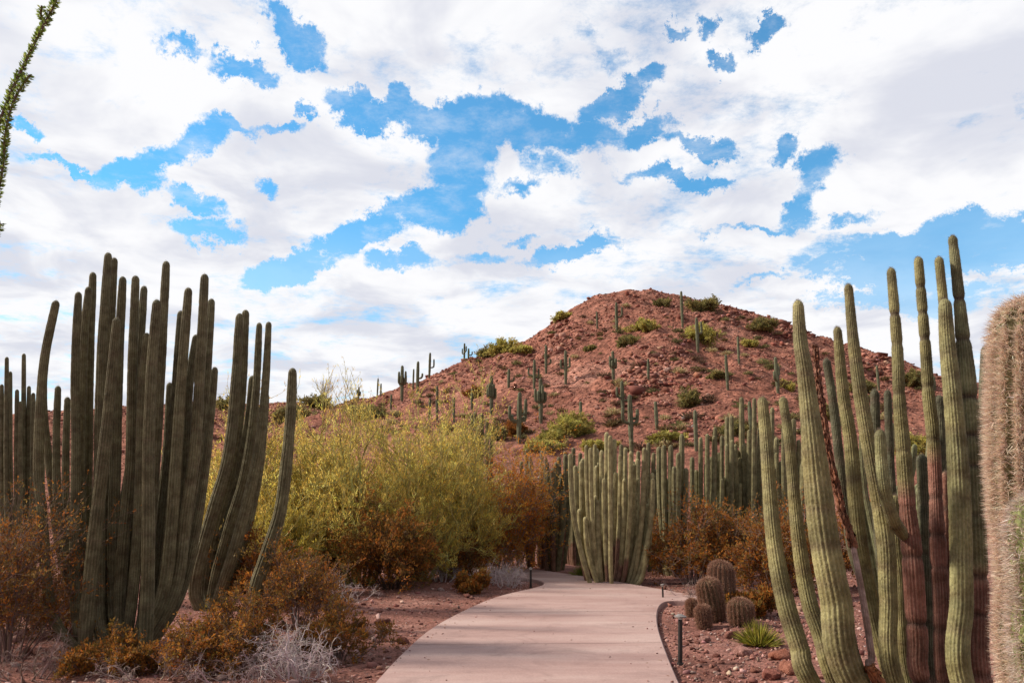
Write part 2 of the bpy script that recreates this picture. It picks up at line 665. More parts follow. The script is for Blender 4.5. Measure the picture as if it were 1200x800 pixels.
# ------------------------------------------------------------------ ground, hill, path
def grid_mesh(name, xs, ys, zf, m, kind='structure'):
    XX, YY = np.meshgrid(xs, ys)
    ZZ = zf(XX, YY)
    v = np.stack([XX, YY, ZZ], -1).reshape(-1, 3)
    idx = np.arange(len(xs) * len(ys)).reshape(len(ys), len(xs))
    f = np.stack([idx[:-1, :-1], idx[:-1, 1:], idx[1:, 1:], idx[1:, :-1]], -1).reshape(-1, 4)
    mb = MB()
    mb.add(v, f, (.3, .3, .3))
    o = mb.build(name, m)
    tag(o, kind=kind)
    return o


# path outline on the ground (traced as the kerbless slab's two sides)
PZ = 0.05
edge_l = [(300, 940), (395, 850), (438, 800), (465, 770), (501, 737), (540, 716), (576, 700), (606, 692.5), (626, 688.5), (641, 683)]
left_tail = [(626, 678), (606, 676.2), (580, 675.2), (540, 674.2)]
far_edge = [(530, 661.5), (570, 663), (605, 665), (640, 668), (700, 677), (760, 687.3), (790, 692.5), (825, 699)]
edge_r = [(832, 706), (800, 704), (783, 703.5), (774, 707), (770, 716), (770, 728), (773, 742), (781, 764), (796, 800), (822, 850), (875, 940)]
outline = [G(x, y, PZ)[:2] for (x, y) in edge_l + left_tail + far_edge + edge_r]
outline = np.array(outline)


def smooth_closed(pts, it=2):
    for _ in range(it):
        q = np.roll(pts, -1, 0)
        a = pts * .75 + q * .25
        b = pts * .25 + q * .75
        pts = np.stack([a, b], 1).reshape(-1, 2)
    return pts


OUT = smooth_closed(outline, 2)


def inside(x, y, poly=OUT):
    x = np.asarray(x, float)
    y = np.asarray(y, float)
    r = np.zeros(x.shape, bool)
    n = len(poly)
    for i in range(n):
        x0, y0 = poly[i]
        x1, y1 = poly[(i + 1) % n]
        c = ((y0 > y) != (y1 > y))
        with np.errstate(divide='ignore', invalid='ignore'):
            xi = (x1 - x0) * (y - y0) / (y1 - y0 + 1e-12) + x0
        r ^= c & (x < xi)
    return r


def dist_path(x, y):
    p = np.stack([np.ravel(x), np.ravel(y)], 1)
    dm = np.full(len(p), 1e9)
    for i in range(len(OUT)):
        a, b = OUT[i], OUT[(i + 1) % len(OUT)]
        ab = b - a
        t = np.clip(((p - a) @ ab) / (ab @ ab + 1e-12), 0, 1)
        q = a + t[:, None] * ab
        dm = np.minimum(dm, np.hypot(p[:, 0] - q[:, 0], p[:, 1] - q[:, 1]))
    dm = dm.reshape(np.shape(x))
    return np.where(inside(x, y), -dm, dm)


def gz(x, y):
    """ground height"""
    x = np.asarray(x, float)
    y = np.asarray(y, float)
    near = np.clip(1 - np.hypot(x, y - 10) / 45, 0, 1)
    z = 0.09 * fbm(x * .5, y * .5, 3, 5) + 0.035 * fbm(x * 2.3, y * 2.3, 3, 9)
    d = np.where((np.abs(x) < 12) & (y > -1) & (y < 30), 1, 0)
    w = np.ones(np.shape(x))
    if np.any(d):
        dd = dist_path(np.where(d, x, 50), np.where(d, y, 50))
        w = np.where(d == 1, np.clip((dd + 0.0) / 1.2, 0, 1), 1)
        z = z * w + (1 - w) * -0.015
        z = np.where((d == 1) & (dd < -0.05), -0.06, z)
    return z * np.clip(near * 2, 0, 1)


xs = np.concatenate([-np.geomspace(3000, 14, 26), np.arange(-13.5, 8, .14), np.geomspace(8.3, 3000, 30)])
ys = np.concatenate([-np.geomspace(3000, 4, 14), np.arange(-3, 3, .5), np.arange(3, 24, .14), np.geomspace(24.3, 4000, 50)])
ground = grid_mesh('ground', xs, ys, gz, M_GROUND)

RIDGE = np.array([(-400, 505), (0, 486), (250, 471), (340, 474), (380, 476), (410, 470), (450, 461), (470, 452), (500, 443), (520, 432), (545, 421), (575, 415),
                  (600, 406), (625, 395), (645, 378), (665, 364), (690, 349), (703, 342), (735, 339), (760, 339), (790, 343), (830, 354),
                  (870, 362), (890, 367), (912, 376), (928, 390), (950, 397), (1000, 412), (1020, 418), (1050, 431), (1080, 448),
                  (1130, 464), (1200, 480), (1500, 525)], float)
RY = 150.0
rp = np.array([P(a, b, RY) for a, b in RIDGE])
Y0 = 36.0


def hillz(x, y):
    x = np.asarray(x, float)
    y = np.asarray(y, float)
    zr = np.interp(x, rp[:, 0], rp[:, 2])
    t = (y - Y0) / (RY - Y0)
    tt = np.clip(t, 0, 1)
    p = tt ** 1.25
    p = np.where(t > 1, 1 - np.clip((t - 1) / 1.1, 0, 1) ** 1.5, p)
    z = zr * p
    amp = np.clip(tt * 2.2, 0.05, 1) * np.clip((1.0 - np.abs(t - 1) * 0) * 1, 0, 1)
    crest = np.clip(np.abs(t - 1) / .10, 0.25, 1)
    g = np.abs(fbm(x * .05 + 3, y * .03, 3, 21))
    z = z - 2.6 * amp * crest * (0.35 - g) * (p > .05)
    z = z + amp * crest * (1.3 * fbm(x * .12, y * .12, 4, 3)) + amp * .75 * fbm(x * .45, y * .45, 4, 8)
    led = fbm(x * .06, y * .1, 3, 14)
    z = z + amp * crest * .9 * np.clip(np.abs(led) * -6 + .8, 0, 1)
    return z - 0.5 * (1 - np.clip(tt * 12, 0, 1))


hx = np.concatenate([np.linspace(-420, -121, 60), np.arange(-120, 120, .62), np.linspace(121, 420, 60)])
hy = np.concatenate([np.arange(Y0 - 2, 110, .75), np.arange(110, 160, .5), np.linspace(162, 300, 30)])
hill = grid_mesh('hill', hx, hy, hillz, M_HILL)


def H(px, py):
    """where the view through a photo pixel meets the hill"""
    d = ray(px, py)
    Y = np.arange(Y0, 151, .4)
    X = d[0] / d[1] * Y
    Zr = CAMZ + d[2] / d[1] * Y
    hz = hillz(X, Y)
    k = np.where(hz >= Zr)[0]
    i = k[0] if len(k) else int(np.argmin(np.where(Y > 60, Zr - hz, 1e9)))
    return np.array([X[i], Y[i], hz[i]])


# path slab
mb = MB()
n = len(OUT)
import bmesh
bm = bmesh.new()
top = [bm.verts.new((p[0], p[1], PZ)) for p in OUT]
fc = bm.faces.new(top)
if fc.normal.z < 0 or True:
    bmesh.ops.recalc_face_normals(bm, faces=bm.faces)
ex = bmesh.ops.extrude_face_region(bm, geom=list(bm.faces))
for v in [g for g in ex['geom'] if isinstance(g, bmesh.types.BMVert)]:
    v.co.z = -0.09
bmesh.ops.recalc_face_normals(bm, faces=bm.faces)
bmesh.ops.bevel(bm, geom=[e for e in bm.edges if all(v.co.z > 0 for v in e.verts)], offset=0.012, segments=2, affect='EDGES')
me = bpy.data.meshes.new('path')
bm.to_mesh(me)
bm.free()
me.materials.append(M_PATH)
path = bpy.data.objects.new('path', me)
COL.objects.link(path)
tag(path, kind='structure')


def clip_span(y, slope=0.0):
    xsn = np.linspace(-6, 6, 1200)
    yy = y + slope * xsn
    ins = inside(xsn, yy)
    if not ins.any():
        return None
    a = xsn[ins][0]
    b = xsn[ins][-1]
    return a, b


jm = MB()
for yj, sl in ((4.4, .0), (6.9, .03), (9.5, .05), (12.2, .06)):
    s_ = clip_span(yj, sl)
    if s_ is None:
        continue
    a, b = s_[0] + .02, s_[1] - .02
    jw = .005
    jm.add([(a, yj + sl * a - jw, PZ + .003), (b, yj + sl * b - jw, PZ + .003), (b, yj + sl * b + jw, PZ + .003), (a, yj + sl * a + jw, PZ + .003)], [(0, 1, 2, 3)], (.1, .1, .1))
j = jm.build('path_joints', M_JOINT)
tag(j, kind='structure')


# ------------------------------------------------------------------ rocks and gravel
def ico(sub):
    b = bmesh.new()
    bmesh.ops.create_icosphere(b, subdivisions=sub, radius=1)
    v = np.array([q.co[:] for q in b.verts])
    f = np.array([[w.index for w in q.verts] for q in b.faces])
    b.free()
    return v, f


ICO1, ICO2, ICO3 = ico(1), ico(2), ico(3)


def rock_verts(rng, base=ICO2, flat=.6):
    v = base[0].copy()
    for _ in range(9):
        nn = nrm(rng.normal(size=3))
        d = rng.uniform(.45, .85)
        s = v @ nn
        v = v - np.maximum(s - d, 0)[:, None] * nn
    v = v * rng.uniform(.7, 1.2, 3) * np.array([1, 1, flat])
    v += rng.normal(0, .035, v.shape)
    return v


def scatter_stones(name, rng, pts, size, cols, sink=.3, label=None, jit=.2):
    mb = MB()
    bases = [rock_verts(rng, ICO1, .7) + rng.normal(0, .12, ICO1[0].shape) for _ in range(10)]
    ids = rng.integers(0, 10, len(pts))
    for k in range(10):
        q = pts[ids == k]
        s = size[ids == k]
        if not len(q):
            continue
        v = bases[k]
        a = rng.uniform(0, 2 * pi, len(q))
        R = np.stack([np.stack([np.cos(a), -np.sin(a), 0 * a], -1), np.stack([np.sin(a), np.cos(a), 0 * a], -1), np.stack([0 * a, 0 * a, 1 + 0 * a], -1)], 1)
        vv = np.einsum('nij,vj->nvi', R, v) * s[:, None, None] * rng.uniform(.75, 1.25, (len(q), 1, 3)) + q[:, None, :]
        vv[:, :, 2] += (s * (1 - sink) * .5)[:, None]
        f = ICO1[1][None] + (np.arange(len(q)) * len(v))[:, None, None]
        c = np.repeat(mixcol(rng, cols, len(q), jit), len(v), axis=0)
        mb.add(vv.reshape(-1, 3), f.reshape(-1, 3), c)
    o = mb.build(name, M_GRAV, smooth=False)
    tag(o, label, kind='stuff')
    if label:
        o['category'] = name
    return o


rng = np.random.default_rng(4)
GC = [(.30, .15, .125), (.36, .20, .17), (.24, .11, .09), (.42, .28, .25), (.20, .085, .07)]
N = 30000
yy = 3.2 + 16 * rng.uniform(0, 1, N) ** 1.5
xx = rng.uniform(-1, 1, N) * (yy * .68 + .5)
dd = dist_path(xx, yy)
k = dd > .03
k &= (xx > 0) | (rng.uniform(0, 1, N) < .45)
xx, yy = xx[k], yy[k]
pts = np.stack([xx, yy, gz(xx, yy)], 1)
scatter_stones('gravel', rng, pts, np.exp(rng.normal(np.log(.017), .5, len(pts))), GC, .4, 'loose pinkish red gravel spread over the beds beside the path')
rg = np.random.default_rng(5)
N = 9000
yy = 3.2 + 14 * rg.uniform(0, 1, N)
xx = rg.uniform(-1, 1, N) * (yy * .4 + .5)
dd = dist_path(xx, yy)
k = (dd < -.03) & (rg.uniform(0, 1, N) < np.exp(dd / .12) * .55 + .012)
pts = np.stack([xx[k], yy[k], np.full(k.sum(), PZ)], 1)
scatter_stones('grit', rg, pts, np.exp(rg.normal(np.log(.007), .4, k.sum())), GC, .3, 'loose grit blown onto the edges of the pale path')
# hill rubble
N = 52000
hyv = rng.uniform(62, 150, N)
hxv = rng.uniform(-1, 1, N) * hyv * .62
kk = (fbm(hxv * .07, hyv * .07, 3, 31) + rng.normal(0, .35, N)) > -.25
hxv, hyv = hxv[kk], hyv[kk]
oc_x, oc_y = [], []
for (opx, opy, sx_, sy_, cnt_) in ((775, 440, 22, 16, 900), (742, 460, 14, 10, 350), (922, 392, 10, 8, 300), (860, 374, 14, 5, 120), (810, 498, 10, 8, 260), (655, 398, 10, 12, 240), (1020, 424, 16, 7, 260)):
    for _ in range(cnt_ // 6):
        g_ = H(opx + rng.normal(0, sx_), opy + rng.normal(0, sy_))
        oc_x += list(g_[0] + rng.normal(0, .9, 6))
        oc_y += list(np.minimum(g_[1] + rng.normal(0, .9, 6), 151))
n_small = len(hxv)
hxv = np.concatenate([hxv, oc_x])
hyv = np.concatenate([hyv, oc_y])
pts = np.stack([hxv, hyv, hillz(hxv, hyv)], 1)
HC = [(.28, .108, .08), (.34, .145, .11), (.17, .065, .048), (.40, .21, .17), (.22, .085, .062)]
scatter_stones('hill_rubble', rng, pts, np.exp(rng.normal(np.log(.17), .5, len(pts))) * (.35 + .65 * (hyv - 62) / 88) * np.where(np.arange(len(hyv)) < n_small, 1, 2.1), HC, .6, 'broken red stones strewn over the hill slope')


def rock_mesh(rng, col, base=ICO3, flat=.65):
    mb = MB()
    v = rock_verts(rng, base, flat)
    mb.add(v, base[1], np.broadcast_to(col, (len(v), 3)))
    return mb.mesh('rock', M_ROCK, smooth=False)


rng = np.random.default_rng(7)
near_rocks = [  # px, py on the ground, size px, colour, label
    (884, 753, 11, (.36, .17, .14), 'flat pinkish stone on the gravel in front of the grey green tuft'),
    (858, 748, 9, (.33, .15, .12), 'wedge shaped reddish stone between the short path light and the tuft'),
    (826, 752, 9, (.40, .22, .19), 'pale pink stone on the gravel just right of the taller path light'),
    (872, 768, 14, (.42, .22, .19), 'broad pale pink stone on the gravel at the lower right bed'),
    (915, 775, 15, (.38, .15, .10), 'upright orange red rock leaning by the left stems of the big right cactus'),
    (926, 792, 16, (.40, .17, .12), 'orange red rock at the bottom beside the big right cactus stems'),
    (905, 798, 13, (.34, .13, .10), 'dark red rock at the bottom edge of the right gravel bed'),
    (884, 789, 9, (.36, .16, .12), 'small red stone low in the right gravel bed'),
    (846, 727, 8, (.50, .36, .33), 'small whitish stone at the foot of the barrel cacti'),
    (806, 700, 12, (.42, .24, .20), 'low pink boulder where the path turns right'),
    (796, 697, 8, (.38, .21, .17), 'small pink rock beside the thin dark path light'),
    (822, 697, 10, (.33, .20, .17), 'brownish boulder behind the low pink boulder at the path turn'),
    (472, 752, 12, (.20, .075, .06), 'dark red rock on the left verge close to the path edge'),
    (444, 700, 8, (.38, .21, .18), 'light stone under the orange bush left of the path'),
    (516, 693, 5, (.50, .35, .32), 'tiny pale stone on the left verge near the grey brush'),
    (448, 730, 9, (.26, .12, .10), 'brown red rock on the left verge beside the grey twigs'),
    (150, 797, 9, (.55, .42, .37), 'pale broken stone at the bottom left corner of the bed'),
    (118, 799, 7, (.55, .40, .35), 'pale pointed stone left of the other pale stone at the bottom left'),
    (700, 689, 4, (.45, .3, .27), 'small pink stone by the far path edge under the central cactus'),
]
rmesh = {}
for (px, py, s, c, lab) in near_rocks:
    g = G(px, py)
    sc_ = s / F * g[1]
    o = bpy.data.objects.new('rock', rock_mesh(rng, c))
    COL.objects.link(o)
    o.location = (g[0], g[1], float(gz(g[0], g[1])) + sc_ * .22)
    o.scale = (sc_, sc_ * .9, sc_)
    o.rotation_euler = (rng.uniform(-.3, .3), rng.uniform(-.3, .3), rng.uniform(0, 6.28))
    tag(o, lab, 'rock', 'larger rocks lying beside the path')
protos = [rock_mesh(rng, c, ICO2) for c in [(.30, .13, .105), (.36, .18, .15), (.25, .10, .08), (.40, .24, .21)]]
cnt = 0
while cnt < 120:
    px, py = (rng.uniform(775, 960), rng.uniform(712, 800)) if rng.uniform() < .6 else (rng.uniform(395, 590), rng.uniform(694, 800))
    g = G(px, py)
    dpp = float(dist_path(np.array([g[0]]), np.array([g[1]]))[0])
    if dpp < .12 or dpp > 2.6:
        continue
    right = g[0] > 0
    o = bpy.data.objects.new('stone', protos[rng.integers(0, 4)])
    COL.objects.link(o)
    s = rng.uniform(.022, .055)
    o.location = (g[0], g[1], float(gz(g[0], g[1])) + s * .2)
    o.scale = (s * rng.uniform(.8, 1.4), s, s * rng.uniform(.7, 1))
    o.rotation_euler = (rng.uniform(-.3, .3), rng.uniform(-.3, .3), rng.uniform(0, 6.28))
    tag(o, 'fist sized reddish stone lying in the gravel bed right of the path' if right else 'fist sized reddish stone lying on the verge left of the path', 'stone',
        'fist sized stones right of the path' if right else 'fist sized stones left of the path')
    cnt += 1


# ------------------------------------------------------------------ cactus builders
def catmull(pts, n):
    pts = np.asarray(pts, float)
    if len(pts) == 2:
        t = np.linspace(0, 1, n)[:, None]
        return pts[0] * (1 - t) + pts[1] * t
    q = np.vstack([2 * pts[0] - pts[1], pts, 2 * pts[-1] - pts[-2]])
    d = np.linalg.norm(np.diff(pts, axis=0), axis=1)
    s = np.concatenate([[0], np.cumsum(d)])
    out = []
    for u in np.linspace(0, s[-1], n):
        i = min(int(np.searchsorted(s, u, 'right') - 1), len(pts) - 2)
        t = (u - s[i]) / max(d[i], 1e-9)
        p0, p1, p2, p3 = q[i], q[i + 1], q[i + 2], q[i + 3]
        out.append(.5 * ((2 * p1) + (-p0 + p2) * t + (2 * p0 - 5 * p1 + 4 * p2 - p3) * t * t + (-p0 + 3 * p1 - 3 * p2 + p3) * t ** 3))
    return np.array(out)


def frames(c):
    T = nrm(np.gradient(c, axis=0))
    U = np.empty_like(T)
    u = np.cross(T[0], [0, 1, 0.01])
    u = u / np.linalg.norm(u)
    for i in range(len(T)):
        u = u - T[i] * (u @ T[i])
        u = u / np.linalg.norm(u)
        U[i] = u
    return T, U, np.cross(T, U)


GREEN = (.215, .19, .08)
GREENL = (.23, .225, .11)
BROWN = (.25, .105, .08)
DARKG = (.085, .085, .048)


def stem(mb, pts, tt, rr, rng, ribs=14, per=4, ds=.03, depth=.13, green=GREEN, crest=(.26, .24, .16), brown=BROWN, brown_to=0.0, seg=(.25, .55), con=.07,
         spine_mb=None, spine_n=4, spine_L=.012, spine_step=.03, spine_cols=((.35, .27, .2), (.2, .15, .12)), tip_k=1.6, band=.5, brown_soft=.25, spine_w=.0007, rib_c=.55, zone=.0, spine_ang=0., con_w=.022):
    """ribbed column along pts; radius rr at shares tt of the length; brown_to = share of the height that is corky brown"""
    pts = np.asarray(pts, float)
    L = np.sum(np.linalg.norm(np.diff(pts, axis=0), axis=1))
    tipl = rr[-1] * tip_k
    nbody = max(6, int((L - tipl) / ds))
    c = catmull(pts, 160)
    s0 = np.concatenate([[0], np.cumsum(np.linalg.norm(np.diff(c, axis=0), axis=1))])
    L = s0[-1]
    s = np.concatenate([np.linspace(0, L - tipl, nbody), L - tipl + tipl * np.sin(np.linspace(0, pi / 2, 8))[1:]])
    s[-1] = L - 1e-4
    c = np.stack([np.interp(s, s0, c[:, i]) for i in range(3)], 1)
    T, U, V = frames(c)
    t = s / L
    R = np.interp(t, tt, rr)
    R = R * (1 + .02 * np.sin(s * 7 + rng.uniform(0, 6)))
    k = np.clip((s - (L - tipl)) / tipl, 0, 1)
    R = R * np.sqrt(np.maximum(1 - k ** 2.4, 0.0))
    R[-1] = .002
    cons = []
    u = rng.uniform(.1, seg[1])
    while u < L - tipl:
        cons.append((u, rng.uniform(.4, 1.0)))
        u += rng.uniform(*seg)
    bandv = np.zeros(len(s))
    for (u, a) in cons:
        g = np.exp(-((s - u) / con_w) ** 2) * a
        R = R * (1 - con * g)
        bandv = np.maximum(bandv, np.exp(-((s - u) / (con_w * 1.1)) ** 2) * a)
    na = ribs * per
    th = np.arange(na) / na * 2 * pi
    wave = np.abs(np.cos(ribs * th / 2))
    rf = 1 - depth * (1 - wave) * 1.0
    twist = rng.uniform(-.15, .15)
    ph = th[None, :] + twist * s[:, None]
    rad = R[:, None] * rf[None, :]
    if per > 3:
        rad = rad * (1 + .012 * rng.normal(size=rad.shape))
    v = c[:, None] + rad[..., None] * (np.cos(ph)[..., None] * U[:, None] + np.sin(ph)[..., None] * V[:, None])
    idx = np.arange(len(s) * na).reshape(len(s), na)
    A, B = idx[:-1], idx[1:]
    f = np.stack([A, np.roll(A, -1, 1), np.roll(B, -1, 1), B], -1).reshape(-1, 4)
    gcol = np.array(green)
    br = np.array(brown)
    ccr = np.array(crest)
    bt = np.clip((brown_to + .12 * np.sin(s * 5 + 1) * 0 - t) / .02 / max(brown_soft, .01) * .12 + .5, 0, 1) if brown_to > 0 else 0 * t
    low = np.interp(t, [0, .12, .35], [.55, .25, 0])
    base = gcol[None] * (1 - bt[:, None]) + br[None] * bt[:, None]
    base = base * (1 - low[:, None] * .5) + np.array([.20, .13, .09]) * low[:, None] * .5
    lumpy = (1 + .14 * np.sin(s * 11 + rng.uniform(0, 6)) * np.sin(s * 3.1 + rng.uniform(0, 6)))[:, None]
    base = base * lumpy
    if zone:
        q = np.cumsum(rng.uniform(.03, .10, 200))
        amp = rng.uniform(-1, 1, 200)
        base = base * (1 + zone * np.interp(s, q, amp))[:, None]
    col = base[:, None, :] * np.ones((1, na, 1))
    wv = (wave[None, :, None] ** 6) * rib_c
    col = col * (1 - wv) + (ccr * .6 + base[:, None, :] * .55) * wv
    bdc = np.array([.14, .08, .06]) * (.45 if band > .7 else 1)
    bb = (bandv * band)[:, None, None]
    col = col * (1 - bb) + bdc * bb
    col = col * np.exp(rng.normal(0, .07, (len(s), na, 1)))
    mb.add(v.reshape(-1, 3), f, np.clip(col, 0, 1).reshape(-1, 3))
    if spine_mb is not None:
        step = max(1, int(round(spine_step / ds)))
        ri = np.arange(0, len(s) - 1, step)
        ci = np.arange(0, na, per)
        pp = v[ri][:, ci].reshape(-1, 3)
        cc = np.repeat(c[ri], len(ci), 0)
        TT = np.repeat(T[ri], len(ci), 0)
        out = nrm(pp - cc)
        pp = np.repeat(pp, spine_n, 0)
        out = np.repeat(out, spine_n, 0)
        TT = np.repeat(TT, spine_n, 0)
        nn = len(pp)
        pp = pp + TT * rng.normal(0, spine_step * .3, (nn, 1)) - out * .004
        if spine_ang:
            pp = pp + np.cross(TT, out) * rng.normal(0, spine_ang * R.mean() * pi / ribs * .6, (nn, 1))
        dd = out + rng.normal(0, .55, (nn, 3))
        spikes(spine_mb, pp, dd, spine_L * rng.uniform(.5, 1.3, nn), np.full(nn, spine_w), mixcol(rng, spine_cols, nn, .2), rng)
    return c, s, R


def px_path(pl, Y0_, Y1_, base=None):
    """polyline of photo pixels from low to high, depth going from Y0_ to Y1_; base = foot on the ground"""
    pl = np.asarray(pl, float)
    t = np.linspace(0, 1, len(pl))
    h = (pl[0, 1] - pl[:, 1]) / max(pl[0, 1] - pl[-1, 1], 1)
    pts = [P(a, b, Y0_ + (Y1_ - Y0_) * q) for (a, b), q in zip(pl, h)]
    if base is not None:
        pts = [np.array(base)] + pts
    return np.array(pts)


# ------------------------------------------------------------------ big right organ pipe cactus
rng = np.random.default_rng(11)
bc = np.array([2.42, 4.75, -0.03])
big = empty('organ_pipe_cactus', bc, 'tallest green organ pipe cactus with some corky brown stems, right foreground', 'cactus', 'organ pipe cacti of the garden')


def add_stem(root, pts, tt, rr, rng, name='stem', label=None, spines=True, **kw):
    mb = MB()
    sp = MB() if spines else None
    stem(mb, pts, np.asarray(tt, float), np.asarray(rr, float), rng, spine_mb=sp, **kw)
    o = mb.build(name, M_CACT, root, loc=root.location)
    if label:
        o['label'] = label
    if sp is not None:
        sp.build('spines', M_SPINE, o, smooth=False, loc=root.location)
    return o


def rpx(wpx, Y):
    return wpx / 2 / F * Y * 0.95


# (low-to-high pixel line, widths [t,w] px, depth low, depth high, base offset, brown share, colour)
RS = [
    ([(1000, 800), (979, 700), (965, 625), (953, 520), (944, 440), (938, 400), (935, 352)], [(0, 34), (.25, 37), (.5, 34), (.7, 25), (.9, 17), (1, 13)], 4.3, 4.4, (-.18, -.35), 0, (.225, .20, .09), None),
    ([(950, 800), (937, 760), (919, 700), (906, 625), (898, 520), (893, 465)], [(0, 24), (.3, 23), (.7, 18), (1, 14)], 4.5, 4.9, (-.42, -.1), 0, GREEN, None),
    ([(979, 800), (962, 745), (947, 700), (935, 625), (925, 520), (917, 465)], [(0, 20), (.3, 20), (.7, 15), (1, 11)], 4.65, 5.0, (-.33, .05), 0, GREEN, None),
    ([(1046, 800), (1030, 745), (1020, 700), (1006, 625), (997, 520), (988, 460), (981, 383)], [(0, 18), (.5, 18), (.8, 15), (1, 10)], 4.8, 4.9, (-.12, .1), 0, GREEN, None),
    ([(1049, 800), (1041, 700), (1037, 625), (1018, 520), (1008, 460), (1000, 400), (994, 333)], [(0, 21), (.4, 21), (.7, 17), (1, 11)], 4.55, 4.7, (-.05, -.15), 0, (.22, .195, .085), None),
    ([(1080, 800), (1075, 745), (1068, 640), (1064, 600), (1058, 520), (1054, 470), (1051, 400), (1044, 314)], [(0, 22), (.3, 24), (.38, 20), (.6, 16), (1, 11)], 4.7, 4.8, (.02, -.05), .56, GREEN, 'corky reddish brown lower stem with green upper half'),
    ([(1107, 800), (1103, 700), (1099, 640), (1094, 520), (1088, 460), (1084, 400), (1076, 301)], [(0, 18), (.3, 19), (.35, 16), (.6, 15), (1, 11)], 4.9, 5.0, (.12, .05), .60, GREEN, 'corky reddish brown stem behind the light green one'),
    ([(1128, 800), (1127, 700), (1125, 600), (1121, 520), (1116, 460), (1110, 400), (1107, 350)], [(0, 26), (.5, 25), (.8, 21), (1, 15)], 4.4, 4.5, (.2, -.3), 0, (.235, .22, .10), None),
    ([(1132, 620), (1122, 500), (1112, 430), (1106, 360), (1100, 301)], [(0, 15), (.5, 14), (1, 11)], 4.75, 4.8, (.22, .0), 0, GREEN, None),
    ([(1150, 800), (1146, 700), (1142, 600), (1137, 500), (1133, 450), (1124, 350), (1116, 276)], [(0, 25), (.5, 23), (.65, 22), (.8, 15), (1, 11)], 4.7, 4.8, (.33, -.05), .38, (.15, .145, .07), 'tallest stem with a brown foot'),
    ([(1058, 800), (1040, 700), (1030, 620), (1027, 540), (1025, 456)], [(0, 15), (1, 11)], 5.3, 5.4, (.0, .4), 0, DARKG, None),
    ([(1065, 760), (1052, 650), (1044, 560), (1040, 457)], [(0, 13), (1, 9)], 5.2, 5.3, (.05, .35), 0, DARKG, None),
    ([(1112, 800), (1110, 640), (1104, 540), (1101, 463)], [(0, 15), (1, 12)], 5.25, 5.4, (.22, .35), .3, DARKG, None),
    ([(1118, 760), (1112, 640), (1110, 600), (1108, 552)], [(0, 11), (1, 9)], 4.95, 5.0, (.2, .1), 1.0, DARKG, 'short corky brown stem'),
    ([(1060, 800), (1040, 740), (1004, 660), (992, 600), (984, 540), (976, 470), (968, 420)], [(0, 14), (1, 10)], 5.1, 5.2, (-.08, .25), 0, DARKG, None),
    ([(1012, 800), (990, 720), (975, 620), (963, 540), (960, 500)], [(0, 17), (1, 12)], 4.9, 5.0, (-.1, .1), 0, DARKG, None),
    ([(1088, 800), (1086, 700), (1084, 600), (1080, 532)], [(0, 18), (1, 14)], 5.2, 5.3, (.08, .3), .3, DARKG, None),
    ([(1066, 800), (1058, 740), (1056, 680), (1052, 640), (1049, 580)], [(0, 15), (1, 12)], 4.95, 5.0, (.0, .12), 0, GREEN, None),
    ([(1140, 800), (1138, 700), (1146, 600), (1152, 500), (1156, 405)], [(0, 17), (1, 13)], 5.2, 5.3, (.42, .3), .35, DARKG, None),
]
for (pl, ws_, ya, yb, off, brn, gcol, lab) in RS:
    base = bc + np.array([off[0], off[1], 0])
    pts = px_path(pl, ya, yb, base)
    ts = [0] + [.22 + .78 * a for a, b in ws_]
    rs = [rpx(ws_[0][1] * .85, ya)] + [rpx(b, ya) for a, b in ws_]
    add_stem(big, pts, ts, rs, rng, label=lab, ribs=19, per=4, ds=.015, green=gcol, brown_to=brn, depth=.10, seg=(.10, .26) if brn < .2 else (.16, .38), rib_c=.38, zone=.3, con_w=.022 if brn < .2 else .017,
             con=.025 if brn < .2 else .22, band=.35 if brn < .2 else .9, spine_n=4, spine_L=.011, spine_step=.02, crest=(.30, .27, .19))

# the green arm that leaves the brown stem
pts = np.array([P(1062, 632, 4.76), P(1054, 620, 4.64), P(1045, 604, 4.5), P(1037, 575, 4.45), P(1033, 540, 4.44), P(1031, 503, 4.44)])
add_stem(big, pts, [0, .15, .5, 1], [rpx(8, 4.6), rpx(15, 4.6), rpx(15, 4.6), rpx(12, 4.6)], rng, name='arm', ribs=17, per=4, ds=.015, green=GREENL, depth=.10, rib_c=.38, zone=.22,
         seg=(.12, .3), con=.03, band=.3, spine_n=4, spine_L=.011, spine_step=.02)
# dead stem: rusty upper skin, bare pale wood, broken orange foot
DEAD = [(1030, 800), (1022, 770), (1016, 730), (1004, 660), (996, 625), (986, 595), (970, 525), (962, 470), (955, 405)]
pts = px_path(DEAD, 4.25, 4.6, bc + np.array([-.02, -.45, 0]))
c = catmull(pts, 60)
dead = None
for (a, b, w, brn, lab, cl) in ((.0, .36, 17, 1, 'broken orange brown foot', (.36, .14, .06)), (.34, .60, 8, 1, 'bare pale woody middle', (.42, .30, .27)), (.585, 1., 10, 1, 'rusty dried upper part', (.23, .085, .045))):
    seg_ = c[int(a * 59):int(b * 59) + 1]
    mb = MB()
    stem(mb, seg_, np.array([0, .5, 1.]), np.array([rpx(w, 4.4)] * 3) * np.array([1, 1, .8]), rng, ribs=9, per=4, ds=.018, depth=.35 if w > 8 else .2,
         seg=(.05, .14), con=.28 if w > 8 else .05, band=.6, brown=cl, green=cl, crest=cl, tip_k=.8)
    for vv in mb.v:
        if w > 8:
            vv += (rng.normal(0, .004, vv.shape)).astype(np.float32)
    q = mb.build('dead_stem' if dead is None else 'dried_section', M_CACT, big if dead is None else dead, loc=big.location)
    q['label'] = lab
    dead = dead or q
